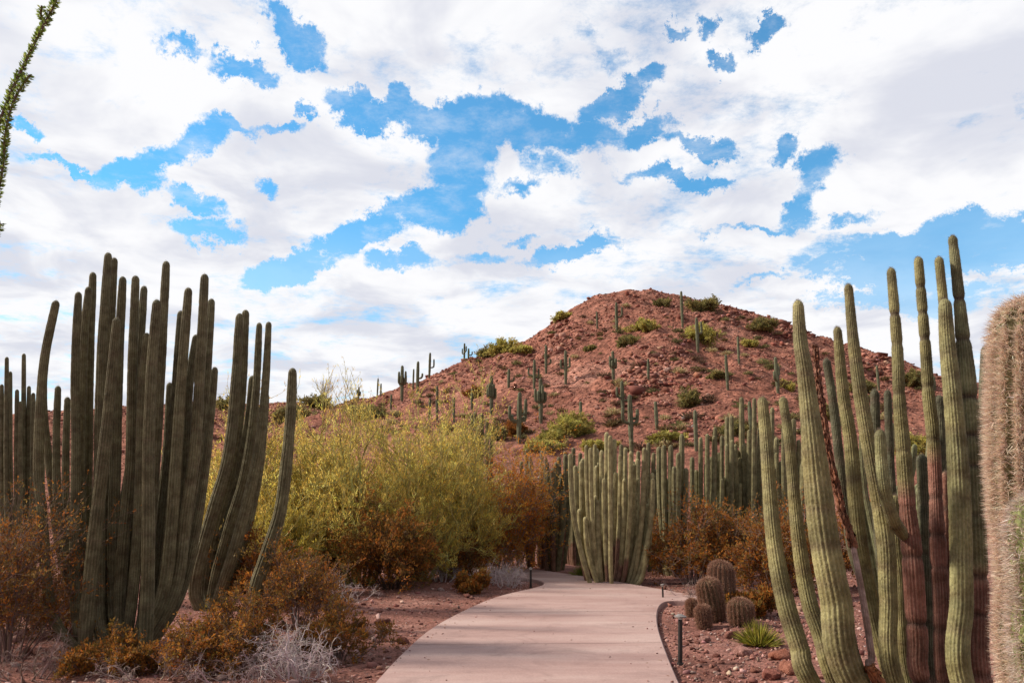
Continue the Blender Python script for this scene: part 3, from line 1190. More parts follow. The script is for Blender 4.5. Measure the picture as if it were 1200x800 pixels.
# corky lumps around the broken foot
mb = MB()
for i in range(26):
    u = rng.uniform(0, .34)
    cc = c[int(u * 59)]
    v = rock_verts(rng, ICO2, .8) * rng.uniform(.012, .035) + cc + rng.normal(0, .022, 3)
    mb.add(v, ICO2[1], mixcol(rng, [(.36, .13, .05), (.42, .2, .1), (.22, .08, .04)], 1)[0])
mb.build('broken_cork', M_ROCK, dead, smooth=False, loc=big.location)


# ------------------------------------------------------------------ hairy cacti at the right edge
def hairy(name, label, pts, tt, rr, rng, ribs, green, scol, n, L, group):
    root = empty(name, pts[0], label, 'cactus', group)
    mb = MB()
    sp = MB()
    c, s, R = stem(mb, pts, np.array(tt), np.array(rr), rng, ribs=ribs, per=6, ds=.02, depth=.17, green=green, crest=(.25, .22, .12), seg=(.5, .9), con=.01, band=.1,
                   spine_mb=sp, spine_n=n, spine_L=L, spine_step=.02, spine_ang=.55, spine_cols=scol, tip_k=1.2, spine_w=.0016)
    o = mb.build('stem', M_CACT, root, loc=root.location)
    sp.build('spines', M_SPINE, o, smooth=False, loc=root.location)
    return root


rng = np.random.default_rng(12)
PK = [(.70, .52, .41), (.80, .63, .50), (.58, .40, .31), (.85, .72, .60)]
Yh = 3.5
pts = px_path([(1236, 800), (1230, 700), (1221, 600), (1215, 500), (1212, 400), (1214, 352)], Yh, Yh + .05, (2.44, Yh, -.03))
hairy('hairy_column_cactus', 'thick column cactus covered in pinkish tan spines at the right edge', pts, [0, .3, .8, .97, 1], [rpx(90, Yh), rpx(99, Yh), rpx(102, Yh), rpx(92, Yh), rpx(84, Yh)],
      rng, 15, (.17, .15, .07), PK, 62, .048, 'hairy column cacti at the right')
Yh = 2.95
pts = px_path([(1243, 800), (1238, 700), (1232, 640), (1230, 575)], Yh, Yh, (2.02, Yh, -.03))
hairy('hairy_column_cactus', 'shorter bright green column cactus with whitish spines at the bottom right corner', pts, [0, .5, .9, 1], [rpx(84, Yh), rpx(90, Yh), rpx(88, Yh), rpx(78, Yh)],
      rng, 13, (.20, .23, .08), [(.62, .50, .43), (.70, .60, .53), (.5, .36, .28)], 42, .036, 'hairy column cacti at the right')

# ------------------------------------------------------------------ left organ pipe cacti (backlit)
rng = np.random.default_rng(21)
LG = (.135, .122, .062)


def clump(name, label, base, stems, rng, green, ribs=13, per=4, ds=.035, spines=True, ya=None, group='organ pipe cacti of the garden', brown=(.17, .08, .055), k=.45, wk=1.0, **kw):
    root = empty(name, base, label, 'cactus', group)
    for (pl, w0, w1, dy, brn) in stems:
        Yt = base[1] + dy
        pl = np.asarray(pl, float)
        b = np.array([base[0] + (P(pl[0][0], pl[0][1], base[1])[0] - base[0]) * k, base[1] + dy * k, base[2]])
        pts = px_path(pl, base[1] + dy * .8, Yt, b)
        add_stem(root, pts, [0, .15, .6, .93, 1], [rpx(w0 * .68 * wk, Yt), rpx(w0 * .82 * wk, Yt), rpx((w0 + w1) * .42 * wk, Yt), rpx(w1 * .86 * wk, Yt), rpx(w1 * .75 * wk, Yt)], rng, ribs=ribs, per=per, ds=ds,
                 green=tuple(np.array(green) * rng.uniform(.85, 1.15)), brown_to=brn, depth=.18, seg=(.2, .5), con=.03, band=.3, crest=(.22, .18, .12), spines=spines,
                 spine_n=3, spine_L=.012, spine_step=.035, spine_w=.0008, brown=brown, **kw)
    return root


b0 = G(128, 766)
b0[2] = -.03
LS = [
    ([(66, 730), (56, 690), (49, 600), (45, 540), (51, 430), (66, 352)], 16, 13, .0, 0),
    ([(72, 650), (62, 580), (55, 520), (51, 470), (52, 418)], 13, 10, .5, 0),
    ([(78, 640), (68, 590), (66, 520), (68, 452)], 14, 10, .3, 0),
    ([(92, 740), (88, 680), (88, 600), (89, 530), (88, 430), (92, 342)], 15, 12, .1, 0),
    ([(100, 700), (94, 600), (94, 500), (98, 400), (104, 336)], 17, 12, .6, 0),
    ([(104, 720), (102, 640), (103, 530), (105, 420), (109, 319)], 17, 12, .8, 0),
    ([(100, 755), (104, 700), (113, 610), (122, 530), (130, 450), (137, 372)], 22, 14, -.35, 0),
    ([(116, 720), (116, 620), (117, 500), (120, 400), (127, 296)], 19, 13, .3, 0),
    ([(124, 720), (124, 620), (126, 500), (129, 400), (134, 302)], 18, 12, .7, 0),
    ([(134, 700), (134, 600), (137, 480), (140, 400), (144, 324)], 19, 13, .5, 0),
    ([(140, 700), (144, 640), (153, 540), (155, 430), (159, 323)], 18, 13, .4, 0),
    ([(148, 720), (150, 640), (156, 540), (162, 440), (169, 335)], 17, 12, .9, 0),
    ([(166, 775), (172, 720), (174, 620), (174, 530), (178, 430), (184, 351)], 21, 15, -.25, 0),
    ([(168, 720), (176, 620), (184, 500), (190, 400), (195, 306)], 19, 13, .35, 0),
    ([(190, 700), (200, 630), (207, 530), (213, 440), (221, 337)], 20, 14, .15, 0),
    ([(182, 700), (192, 620), (200, 530), (207, 440), (212, 364)], 17, 12, .7, 0),
    ([(205, 690), (218, 600), (229, 520), (235, 420), (240, 321)], 20, 14, .25, 0),
    ([(200, 700), (222, 600), (236, 510), (243, 430), (248, 350)], 18, 12, .8, 0),
    ([(180, 700), (188, 600), (196, 520), (199, 448)], 15, 11, 1.0, 0),
    ([(84, 700), (78, 620), (77, 540), (79, 465)], 13, 10, .9, 0),
    ([(128, 720), (140, 640), (150, 560), (163, 500), (172, 440)], 16, 12, .7, 0),
    ([(150, 740), (160, 650), (164, 560), (166, 470), (172, 390)], 17, 13, .25, 0),
    ([(196, 710), (212, 630), (218, 540), (222, 450), (230, 392)], 16, 12, .9, 0),
    ([(210, 700), (226, 640), (238, 570), (246, 500), (252, 430)], 15, 11, .5, 0),
]
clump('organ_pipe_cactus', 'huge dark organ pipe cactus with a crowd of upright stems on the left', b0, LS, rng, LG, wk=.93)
b1 = G(246, 716)
b1[2] = -.03
LS2 = [
    ([(228, 690), (238, 640), (252, 590), (268, 530), (276, 450), (281, 367)], 20, 13, 0, 0),
    ([(240, 690), (252, 620), (270, 550), (282, 470), (288, 363)], 19, 12, .4, 0),
    ([(250, 690), (268, 620), (288, 550), (299, 470), (304, 378)], 17, 10, .3, 0),
    ([(256, 700), (276, 640), (294, 570), (304, 520), (311, 450), (315, 377)], 18, 10, 0, 0),
    ([(255, 690), (262, 640), (276, 570), (290, 500), (296, 440)], 16, 11, .7, 0),
    ([(236, 700), (244, 640), (258, 580), (274, 500), (284, 420)], 17, 12, .6, 0),
    ([(262, 700), (280, 650), (296, 590), (306, 530), (312, 460)], 16, 11, .5, 0),
]
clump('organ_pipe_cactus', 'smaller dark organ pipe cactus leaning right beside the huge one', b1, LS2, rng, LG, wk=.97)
b2 = G(298, 735)
b2[2] = -.03
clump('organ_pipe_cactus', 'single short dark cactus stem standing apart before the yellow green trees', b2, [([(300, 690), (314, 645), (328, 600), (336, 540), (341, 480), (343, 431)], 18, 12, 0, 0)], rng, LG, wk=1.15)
b3 = np.array([P(14, 600, 13.5)[0], 13.5, -.03])
tops = [(2, 450), (8, 418), (12, 435), (20, 456), (28, 414), (34, 452), (39, 460), (-8, 430), (-16, 450), (45, 470), (-26, 420), (24, 470), (5, 480), (50, 488)]
LS3 = [([(14 + (x - 14) * .7, 660), (14 + (x - 14) * .95, 590), (x - .5, 520), (x, y)], 9, 6, rng.uniform(-.4, .6), 0) for (x, y) in tops]
clump('organ_pipe_cactus', 'dark thin stemmed organ pipe cactus in the distance at the left edge', b3, LS3, rng, LG, ribs=11, per=3, ds=.08, spines=False)

# ------------------------------------------------------------------ organ pipe cacti beyond the path
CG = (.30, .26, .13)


def auto_clump(label, basepx, tops, rng, green=CG, w=(8.5, 7.0), spread=.55, Y=None, name='organ_pipe_cactus', extra=0, exrange=None, extoplo=530, exhi=580, dyr=(-.5, .7)):
    base = G(*basepx) if Y is None else np.array([P(basepx[0], basepx[1], Y)[0], Y, 0.])
    base[2] = -.03
    st = []
    tops = [(x, y, rng.uniform(*dyr)) for x, y in tops]
    if extra:
        tops += [(rng.uniform(*exrange), rng.uniform(extoplo, exhi), rng.uniform(0, dyr[1] + .4)) for _ in range(extra)]
    by = basepx[1]
    for (x, y, dy) in tops:
        bx = basepx[0] + (x - basepx[0]) * spread * rng.uniform(.6, 1.1)
        x0_ = x
        hgt = by - y
        pl = [(bx + (x - bx) * .25, by - hgt * .12), (bx + (x - bx) * .62, by - hgt * .35), (bx + (x - bx) * .9, by - hgt * .62), (x, y)]
        st.append((pl, w[0] * rng.uniform(.85, 1.15), w[1] * rng.uniform(.9, 1.1), dy, rng.choice([0, 0, .2, .35])))
    return clump(name, label, base, st, rng, green, ribs=10, per=4, ds=.06, spines=False, k=.8, wk=1.08)


rng = np.random.default_rng(31)
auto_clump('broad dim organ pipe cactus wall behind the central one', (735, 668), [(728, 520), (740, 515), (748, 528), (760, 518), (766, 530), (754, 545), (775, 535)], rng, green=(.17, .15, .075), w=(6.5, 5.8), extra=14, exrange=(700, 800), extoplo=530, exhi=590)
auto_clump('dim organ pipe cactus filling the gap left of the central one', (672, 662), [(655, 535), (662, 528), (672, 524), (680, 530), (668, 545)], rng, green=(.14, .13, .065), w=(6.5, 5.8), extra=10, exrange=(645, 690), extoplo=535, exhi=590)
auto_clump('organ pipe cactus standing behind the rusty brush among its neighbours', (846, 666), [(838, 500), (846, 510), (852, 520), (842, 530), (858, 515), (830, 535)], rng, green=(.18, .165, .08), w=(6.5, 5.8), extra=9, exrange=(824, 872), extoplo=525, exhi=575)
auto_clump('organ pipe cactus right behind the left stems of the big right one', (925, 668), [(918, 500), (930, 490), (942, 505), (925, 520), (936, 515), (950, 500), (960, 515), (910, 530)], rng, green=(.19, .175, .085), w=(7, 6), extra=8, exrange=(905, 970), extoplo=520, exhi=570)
auto_clump('lit green organ pipe cactus straight ahead where the path turns', (718, 686),
           [(687, 521), (692, 524), (697, 520), (705, 527), (711, 506), (715, 510), (720, 514), (727, 532), (733, 524), (742, 540), (755, 524), (674, 545), (668, 531), (681, 540), (748, 560), (765, 560), (699, 545), (708, 560)],
           rng, w=(7, 6.4), spread=.72, extra=34, extoplo=525, exhi=640, dyr=(-.1, 1.4), exrange=(676, 765))
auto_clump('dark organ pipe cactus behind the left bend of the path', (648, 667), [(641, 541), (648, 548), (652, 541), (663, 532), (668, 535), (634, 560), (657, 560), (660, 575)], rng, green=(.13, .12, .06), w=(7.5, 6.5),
           extra=8, exrange=(628, 672), extoplo=550, exhi=600)
auto_clump('organ pipe cactus partly hidden right of the one straight ahead', (788, 676), [(772, 523), (778, 521), (786, 521), (790, 546), (799, 508), (781, 560), (804, 548), (795, 530)], rng, green=(.19, .17, .085), w=(8, 7), extra=5, exrange=(770, 806))
auto_clump('narrow organ pipe cactus rising behind the rusty brush on the right', (826, 668), [(811, 535), (821, 512), (829, 508), (837, 510), (816, 550), (842, 540), (833, 535), (846, 560)], rng, green=(.18, .165, .08), w=(7, 6), extra=4, exrange=(812, 850))
auto_clump('organ pipe cactus with thin tall stems left of the big right one', (880, 665), [(852, 488), (857, 487), (869, 465), (878, 503), (884, 466), (905, 477), (910, 512), (862, 520), (898, 520), (915, 540), (890, 500), (872, 520)], rng, green=(.20, .18, .09), w=(8, 6.5), extra=5, exrange=(852, 920))
auto_clump('distant cactus columns standing in the yellow green trees', (562, 640), [(553, 486), (557, 482), (565, 484), (571, 490), (560, 500), (576, 510)], rng, green=(.16, .14, .07), w=(6, 5), Y=20)
auto_clump('thin distant cactus columns behind the orange bush', (628, 640), [(617, 526), (622, 534), (635, 528), (640, 536), (611, 540)], rng, green=(.19, .17, .085), w=(6, 5), Y=21)
auto_clump('distant dark organ pipe cactus seen between the big right cactus stems', (1030, 600), [(1000, 520), (1010, 505), (1020, 500), (1045, 495), (1062, 505), (1072, 520), (985, 530), (1090, 500), (1100, 510)], rng, green=(.15, .16, .08), w=(9, 8), Y=12)

# ------------------------------------------------------------------ ocotillo at the left edge
rng = np.random.default_rng(41)
oc = empty('ocotillo', P(-230, 1040, 3.6), 'tall spiny ocotillo cane with small green leaves reaching in at the top left', 'ocotillo')
oc.location.z = -.03


def cane(pl, w, nleaf):
    pts = px_path(pl, 3.6, 3.5)
    c = catmull(pts, 60)
    mb = MB()
    tubes(mb, c[None], (np.linspace(1.3, .75, 60) * rpx(w, 3.5))[None], 7, (.17, .11, .085))
    o = mb.build('cane', M_TWIG, oc, loc=oc.location)
    n = nleaf
    u = rng.uniform(0, 59, n)
    i = np.minimum(u.astype(int), 58)
    p = c[i] + (c[i + 1] - c[i]) * (u - i)[:, None]
    T = nrm(c[i + 1] - c[i])
    r = rng.normal(size=(n, 3))
    side = nrm(r - T * np.sum(r * T, 1, keepdims=True))
    lf = MB()
    shards(lf, p + side * .004, side + T * .5, rng.uniform(.012, .028, n), rng.uniform(.007, .012, n), mixcol(rng, [(.26, .36, .07), (.36, .44, .12), (.18, .24, .06)], n), rng)
    lf.build('leaves', M_LEAF, o, smooth=False, loc=oc.location)
    sp = MB()
    spikes(sp, p[::2], side[::2] + T[::2] * .2, rng.uniform(.015, .03, len(p[::2])), np.full(len(p[::2]), .0014), mixcol(rng, [(.28, .13, .09), (.20, .08, .06)], len(p[::2])), rng)
    sp.build('spines', M_SPINE, o, smooth=False, loc=oc.location)


cane([(-230, 1040), (-150, 700), (-95, 480), (-50, 320), (-18, 200), (3, 133), (26, 80), (48, 36), (66, 0), (78, -40)], 4.5, 4200)
cane([(-225, 1040), (-140, 700), (-80, 480), (-30, 320), (0, 215), (6, 160), (12, 130), (22, 106), (35, 88)], 4, 3800)
cane([(-235, 1040), (-170, 700), (-110, 500), (-60, 380), (-22, 305), (1, 262)], 4, 2400)
cane([(-228, 1040), (-240, 700), (-200, 400), (-150, 150), (-90, -60)], 4, 900)
cane([(44, 42), (50, 28), (48, 17), (49, 7)], 3.5, 150)


# ------------------------------------------------------------------ shrubs and trees
def shrub(name, label, cat, loc, rx, rz, rng, leafcols, woodcol, nstem=14, c1=5, c2=5, leaves=9, leafL=.03, leafW=.014, lift=.35, wood_r=.012, spread=.7, group=None, lean=(0, 0),
          parts=('branches', 'foliage'), trans=M_LEAF, twig_up=.05, leaf_up=.4, wig=.16, base_r=.12, c3=0):
    loc = np.array([loc[0], loc[1], loc[2]], float)
    root = empty(name, loc, label, cat, group)
    a = rng.uniform(0, 2 * pi, nstem)
    r = rng.uniform(0, 1, nstem) ** .6
    d = np.stack([np.cos(a) * r * rx + lean[0], np.sin(a) * r * rx + lean[1], np.full(nstem, rz) * (lift + (1 - lift) * (1 - r * .8))], 1) * rng.uniform(.75, 1.0, (nstem, 1))
    L = np.linalg.norm(d, axis=1)
    p0 = np.stack([np.cos(a) * base_r * r, np.sin(a) * base_r * r, 0 * a - .02], 1)
    wood = MB()
    l1 = grow(rng, p0, d, L * .75, 6, wig * .6, .02)
    tubes(wood, l1, np.linspace(1, .5, 6)[None] * wood_r * rng.uniform(.7, 1.2, (nstem, 1)), 5, mixcol(rng, [woodcol], nstem, .15))
    p, d, l = kids(rng, l1, L, c1, spread, .42, .25)
    l2 = grow(rng, p, d, l, 5, wig, twig_up)
    tubes(wood, l2, np.linspace(1, .5, 5)[None] * wood_r * .45 * np.ones((len(p), 1)), 3, mixcol(rng, [woodcol], len(p), .2))
    p, d, l3_ = kids(rng, l2, l, c2, spread, .55, .2)
    l3 = grow(rng, p, d, l3_, 4, wig, twig_up)
    tubes(wood, l3, np.linspace(1, .4, 4)[None] * wood_r * .22 * np.ones((len(p), 1)), 3, mixcol(rng, [woodcol], len(p), .2))
    tip = l3
    if c3:
        p, d, l4_ = kids(rng, l3, l3_, c3, spread, .6, .2)
        tip = grow(rng, p, d, l4_, 4, wig, twig_up)
        tubes(wood, tip, np.linspace(1, .4, 4)[None] * wood_r * .14 * np.ones((len(p), 1)), 3, mixcol(rng, [woodcol], len(p), .2))
    w = wood.build(parts[0], M_TWIG, root)
    if leaves:
        p, d, _ = kids(rng, tip, np.ones(len(tip)), leaves, .7, 1, .1)
        d = d + np.array([0, 0, leaf_up])
        n = len(p)
        lf = MB()
        # whole twigs differ in tint
        tw = np.repeat(mixcol(rng, leafcols, len(tip), .12), leaves, 0) * np.exp(rng.normal(0, .15, (n, 1)))
        shards(lf, p + rng.normal(0, leafL * .3, (n, 3)), d, leafL * rng.uniform(.6, 1.4, n), leafW * rng.uniform(.7, 1.3, n), np.clip(tw, 0, 1), rng)
        lf.build(parts[1], trans, root, smooth=False)
    return root


YG = [(.92, .68, .16), (.95, .78, .24), (.84, .63, .14), (.60, .45, .10), (.88, .56, .13)]
rng = np.random.default_rng(51)


def pv(px, pytop, Y, halfw, label, cols=YG, seed=1, dens=1.0, **kw):
    """palo verde: many upright green twigs from a short forked trunk"""
    r = np.random.default_rng(seed)
    x = P(px, 600, Y)[0]
    top = P(px, pytop, Y)[2]
    rx = halfw / F * Y
    return shrub('palo_verde_tree', label, 'tree', (x, Y, 0), rx * .95, top * .98, r, cols, (.42, .36, .13), nstem=int(22 * dens), c1=8, c2=6, c3=4, leaves=6, leafL=.07, leafW=.014, trans=M_PALE,
                 wood_r=.035, spread=.5, group='yellow green palo verde trees left of the path', parts=('trunk', 'crown'), lift=.2, twig_up=.12, leaf_up=.9, base_r=.3, wig=.14, **kw)


pv(300, 470, 17, 60, 'yellow green palo verde seen between the dark cactus stems on the left', seed=61)
pv(368, 448, 17.5, 70, 'yellow green palo verde behind the single short cactus stem', seed=62)
pv(425, 440, 16.5, 62, 'broad yellow green palo verde in the middle of the row', seed=63)
pv(490, 444, 17.5, 62, 'bright yellow green palo verde with wispy upright twigs', seed=64)
pv(530, 452, 18.5, 50, 'yellow green palo verde at the right end of the row by the thin columns', seed=65)
pv(330, 560, 14.8, 40, 'lower yellow green palo verde behind the brown shrub', seed=67, cols=[(.46, .35, .06), (.36, .28, .055), (.5, .35, .07)])
pv(250, 520, 18, 50, 'yellow palo verde behind the smaller dark leaning cactus', seed=68)

OR = [(.66, .25, .035), (.54, .18, .025), (.72, .34, .06), (.34, .15, .03), (.44, .28, .07)]
OB = [(.34, .12, .025), (.24, .09, .022), (.42, .16, .03), (.19, .11, .03), (.24, .15, .045)]
OG = [(.30, .135, .03), (.36, .125, .025), (.21, .13, .03), (.40, .17, .035), (.17, .095, .035)]
WD = (.20, .13, .11)
WG = (.30, .22, .20)
shr = [  # px of foot, py of foot, halfwidth px, height px, colours, wood, density, label, seed
    (460, 692, 58, 125, OG, (.08, .05, .04), 1.5, 'olive brown shrub with a dark forked base left of the path', 71),
    (400, 680, 55, 110, OB, WD, 1.1, 'brown shrub between the yellow green trees and the left verge', 72),
    (582, 671, 46, 180, OR, WG, 1.6, 'bright orange shrub left of the path bend', 73),
    (552, 672, 48, 115, OR, WG, 1.0, 'orange shrub with grey bare stems behind the left verge', 74),
    (606, 667, 26, 160, OR, WG, 1.4, 'upright orange shrub nearest the central dark cactus', 75),
    (520, 678, 36, 80, OB, WG, .9, 'low brown shrub at the back of the left verge', 76),
    (8, 770, 75, 215, OB, WD, 1.2, 'large rusty brown shrub at the left edge of the picture', 77),
    (75, 745, 56, 88, OB, WD, .9, 'rusty shrub growing at the foot of the huge left cactus', 78),
    (128, 786, 34, 46, OG, WD, 1.0, 'olive shrub in front of the stems of the huge left cactus', 79),
    (268, 782, 58, 100, OG, WD, 1.2, 'wide rust and olive shrub right of the huge left cactus foot', 80),
    (350, 738, 70, 105, OG, WD, 1.1, 'olive rust shrub between the grey twigs and the left verge', 81),
    (300, 712, 56, 95, OB, WG, .9, 'brown twiggy shrub below the smaller leaning cactus', 82),
    (398, 770, 46, 60, OG, WD, .9, 'low olive shrub at the bottom beside the path', 83),
    (-30, 745, 60, 150, OB, WD, .8, 'rusty shrub cut by the left edge of the picture', 84),
    (812, 686, 42, 100, OB, WG, 1.1, 'rusty brush right of the path turn', 85),
    (855, 684, 46, 105, OB, WG, .9, 'rust orange brush behind the barrel cacti', 86),
    (905, 700, 44, 110, OB, WG, 1.0, 'brown brush behind the left stems of the big right cactus', 87),
    (775, 672, 22, 70, OB, WG, .8, 'small rusty bush at the foot of the central cactus', 88),
    (884, 722, 30, 34, OB, WD, .6, 'low rusty bush right of the barrel cacti', 89),
    (560, 694, 22, 26, OB, WG, .5, 'very low brown bush on the left verge', 90),
    (405, 660, 50, 120, OG, WD, .8, 'tall brown shrub inside the yellow green trees', 91),
    (960, 690, 40, 120, OB, WG, .9, 'brown brush seen through the big right cactus stems', 92),
    (1040, 690, 46, 120, OB, WG, .9, 'dark brown brush behind the corky brown stems', 93),
    (770, 640, 30, 40, OG, WG, .5, 'low bush behind the central cactus', 94),
]
for (px, py, hw, hp, cols, wd, dn, lab, seed) in shr:
    g = G(px, py)
    r = np.random.default_rng(seed)
    Yd = g[1]
    k = Yd / F
    near = Yd < 11
    lL = .034 if near else .06
    shrub('shrub', lab, 'shrub', (g[0], g[1], float(gz(g[0], g[1]))), hw * k, hp * k, r, cols, wd, nstem=int(20 * dn), c1=7, c2=6, c3=3, leaves=5, leafL=lL, leafW=lL * .42,
          wood_r=.010, spread=.6, group='rusty brown desert shrubs', lift=.3, leaf_up=.35, base_r=.18)

# bare grey brush
def brush(px, py, hw, hp, lab, seed, col=(.52, .42, .42), n=18, group='heaps of bare grey twigs', wr=.008):
    g = G(px, py)
    r = np.random.default_rng(seed)
    k = g[1] / F
    o = shrub('dry_brush', lab, 'dry brush', (g[0], g[1], float(gz(g[0], g[1]))), hw * k, hp * k, r, [], col, nstem=n, c1=6, c2=4, c3=2, leaves=0, wood_r=wr, spread=.9, group=group,
              lift=.25, wig=.33, twig_up=-.06, base_r=.25)
    return o


brush(348, 792, 48, 88, 'tangle of bare pale grey twigs at the bottom left of the path', 101, n=28, wr=.009, col=(.52, .42, .42))
brush(285, 800, 50, 48, 'low tangle of bare grey twigs at the bottom under the wide shrub', 102, n=13, wr=.007, col=(.36, .27, .26))
brush(262, 700, 40, 90, 'bare grey branches arching before the smaller leaning cactus', 103, n=12, wr=.009)
brush(597, 686, 17, 55, 'pale bare twigs under the bright orange shrub', 104, n=16)
brush(585, 684, 30, 42, 'grey bare brush at the back of the left verge', 105, n=16)
brush(515, 682, 24, 40, 'grey bare brush beside the olive brown shrub', 106, n=10)
brush(820, 702, 30, 42, 'bare grey brush beside the barrel cacti', 107, n=14, col=(.30, .22, .2))
brush(404, 705, 30, 45, 'small heap of grey twigs on the left verge', 108, n=12)
brush(40, 790, 60, 60, 'bare brown twigs at the bottom left corner', 109, n=16, col=(.28, .19, .17))
brush(180, 792, 60, 40, 'fallen grey twigs in front of the huge left cactus', 110, n=14, col=(.32, .23, .21))


def tuft(px, py, hw, hp, lab, seed, cols, n=420, wl=.010):
    g = G(px, py)
    r = np.random.default_rng(seed)
    k = g[1] / F
    a = r.uniform(0, 2 * pi, n)
    q = r.uniform(0, 1, n) ** .6
    d = np.stack([np.cos(a) * q * hw, np.sin(a) * q * hw, hp * (1.05 - q * .75)], 1) * k * r.uniform(.6, 1, (n, 1))
    L = np.linalg.norm(d, axis=1)
    p0 = np.stack([np.cos(a) * q, np.sin(a) * q, 0 * a], 1) * hw * k * .25
    l = grow(r, p0, d, L, 4, .06, -.04)
    mb = MB()
    tubes(mb, l, np.array([1, .8, .5, .1])[None] * wl * .5 * np.ones((n, 1)), 3, mixcol(r, cols, n, .2))
    root = mb.build('grass_tuft', M_LEAF, None, loc=None)
    root.location = (g[0], g[1], float(gz(g[0], g[1])) - .01)
    tag(root, lab, 'grass tuft', 'spiky green tufts')


tuft(889, 755, 29, 36, 'spiky yellow green tuft on the gravel left of the big right cactus', 111, [(.50, .47, .09), (.34, .34, .06), (.62, .56, .15), (.16, .15, .04)], 520, .013)
tuft(683, 676, 17, 22, 'yellow green tuft by the far path edge under the central cactus', 112, [(.36, .38, .07), (.24, .27, .05)], 400)
tuft(826, 712, 10, 14, 'small greyish green tuft behind the taller path light', 113, [(.20, .22, .08), (.26, .24, .1)], 200)

# leaf litter and fine dead twigs on the left bed
rng = np.random.default_rng(55)
N = 26000
yy = rng.uniform(5.5, 16, N)
xx = rng.uniform(-1, .25, N) * yy * .7
k = (dist_path(xx, yy) > .05)
xx, yy = xx[k], yy[k]
k = (fbm(xx * .8, yy * .8, 3, 4) + rng.normal(0, .3, len(xx))) > -.1
xx, yy = xx[k], yy[k]
p = np.stack([xx, yy, gz(xx, yy) + rng.uniform(.003, .02, len(xx))], 1)
d = rng.normal(size=(len(xx), 3)) * np.array([1, 1, .12])
mb = MB()
shards(mb, p, d, rng.uniform(.015, .06, len(xx)), rng.uniform(.004, .014, len(xx)), mixcol(rng, [(.24, .11, .06), (.33, .22, .18), (.15, .07, .05), (.40, .30, .26)], len(xx)), rng, .1)
o = mb.build('leaf_litter', M_TWIG, None, smooth=False)
tag(o, 'dead leaves and twig bits scattered on the left bed', 'leaf litter', kind='stuff')

rl = np.random.default_rng(56)
N = 2600
yy = rl.uniform(4, 17, N)
xx = rl.uniform(-1, 1, N) * (yy * .4 + .5)
dd = dist_path(xx, yy)
k = (dd < -.02) & (rl.uniform(0, 1, N) < np.exp(dd / .25) * .5 + .02)
xx, yy = xx[k], yy[k]
p = np.stack([xx, yy, np.full(len(xx), PZ + .004)], 1)
d = rl.normal(size=(len(xx), 3)) * np.array([1, 1, .08])
mb = MB()
shards(mb, p, d, rl.uniform(.02, .06, len(xx)), rl.uniform(.004, .014, len(xx)), mixcol(rl, [(.20, .10, .05), (.30, .18, .10), (.14, .07, .04)], len(xx)), rl, .1)
o = mb.build('fallen_leaves', M_TWIG, None, smooth=False)
tag(o, 'few dry leaves blown onto the pale path', 'fallen leaves', kind='stuff')

# ------------------------------------------------------------------ barrel cacti
rng = np.random.default_rng(61)


def barrel(px, py, w, h, lab, col, lean=(0, 0), Yoff=0):
    g = G(px, py)
    k = g[1] / F
    r = w / 2 * k
    hh = h * k
    root = empty('barrel_cactus', (g[0], g[1] + Yoff, float(gz(g[0], g[1])) - .02), lab, 'cactus', 'reddish barrel cacti in a cluster')
    b = np.array(root.location)
    pts = np.array([b, b + [lean[0] * .3 * hh, 0, hh * .4], b + [lean[0] * .7 * hh, lean[1] * hh, hh * .8], b + [lean[0] * hh, lean[1] * hh, hh]])
    mb, sp = MB(), MB()
    stem(mb, pts, np.array([0, .15, .45, .8, 1]), np.array([.7, .9, 1, .95, .85]) * r, rng, ribs=18, per=5, ds=.02, depth=.2, green=col, crest=(.30, .16, .10), seg=(9, 10), con=0, band=0,
         spine_mb=sp, spine_n=30, spine_L=.045, spine_step=.02, spine_cols=[(.36, .20, .14), (.42, .25, .18), (.25, .13, .09), (.33, .17, .11)], tip_k=.8, spine_w=.0020)
    o = mb.build('body', M_CACT, root, loc=root.location)
    sp.build('spines', M_SPINE, o, smooth=False, loc=root.location)


BG = (.12, .085, .045)
barrel(838, 730, 27, 48, 'tall barrel cactus at the left of the cluster, greenish with red spines', BG, (-.16, 0))
barrel(851, 724, 29, 60, 'tallest reddish brown barrel cactus leaning right at the back of the cluster', (.14, .08, .05), (.08, .1), .25)
barrel(869, 735, 27, 30, 'short round barrel cactus at the right of the cluster', BG, (0, 0))
barrel(826, 735, 16, 26, 'small dark red barrel cactus at the left front of the cluster', (.10, .06, .045), (-.1, 0))
barrel(812, 722, 14, 20, 'small orange tinged barrel cactus behind the taller path light', (.18, .12, .06), (0, 0))


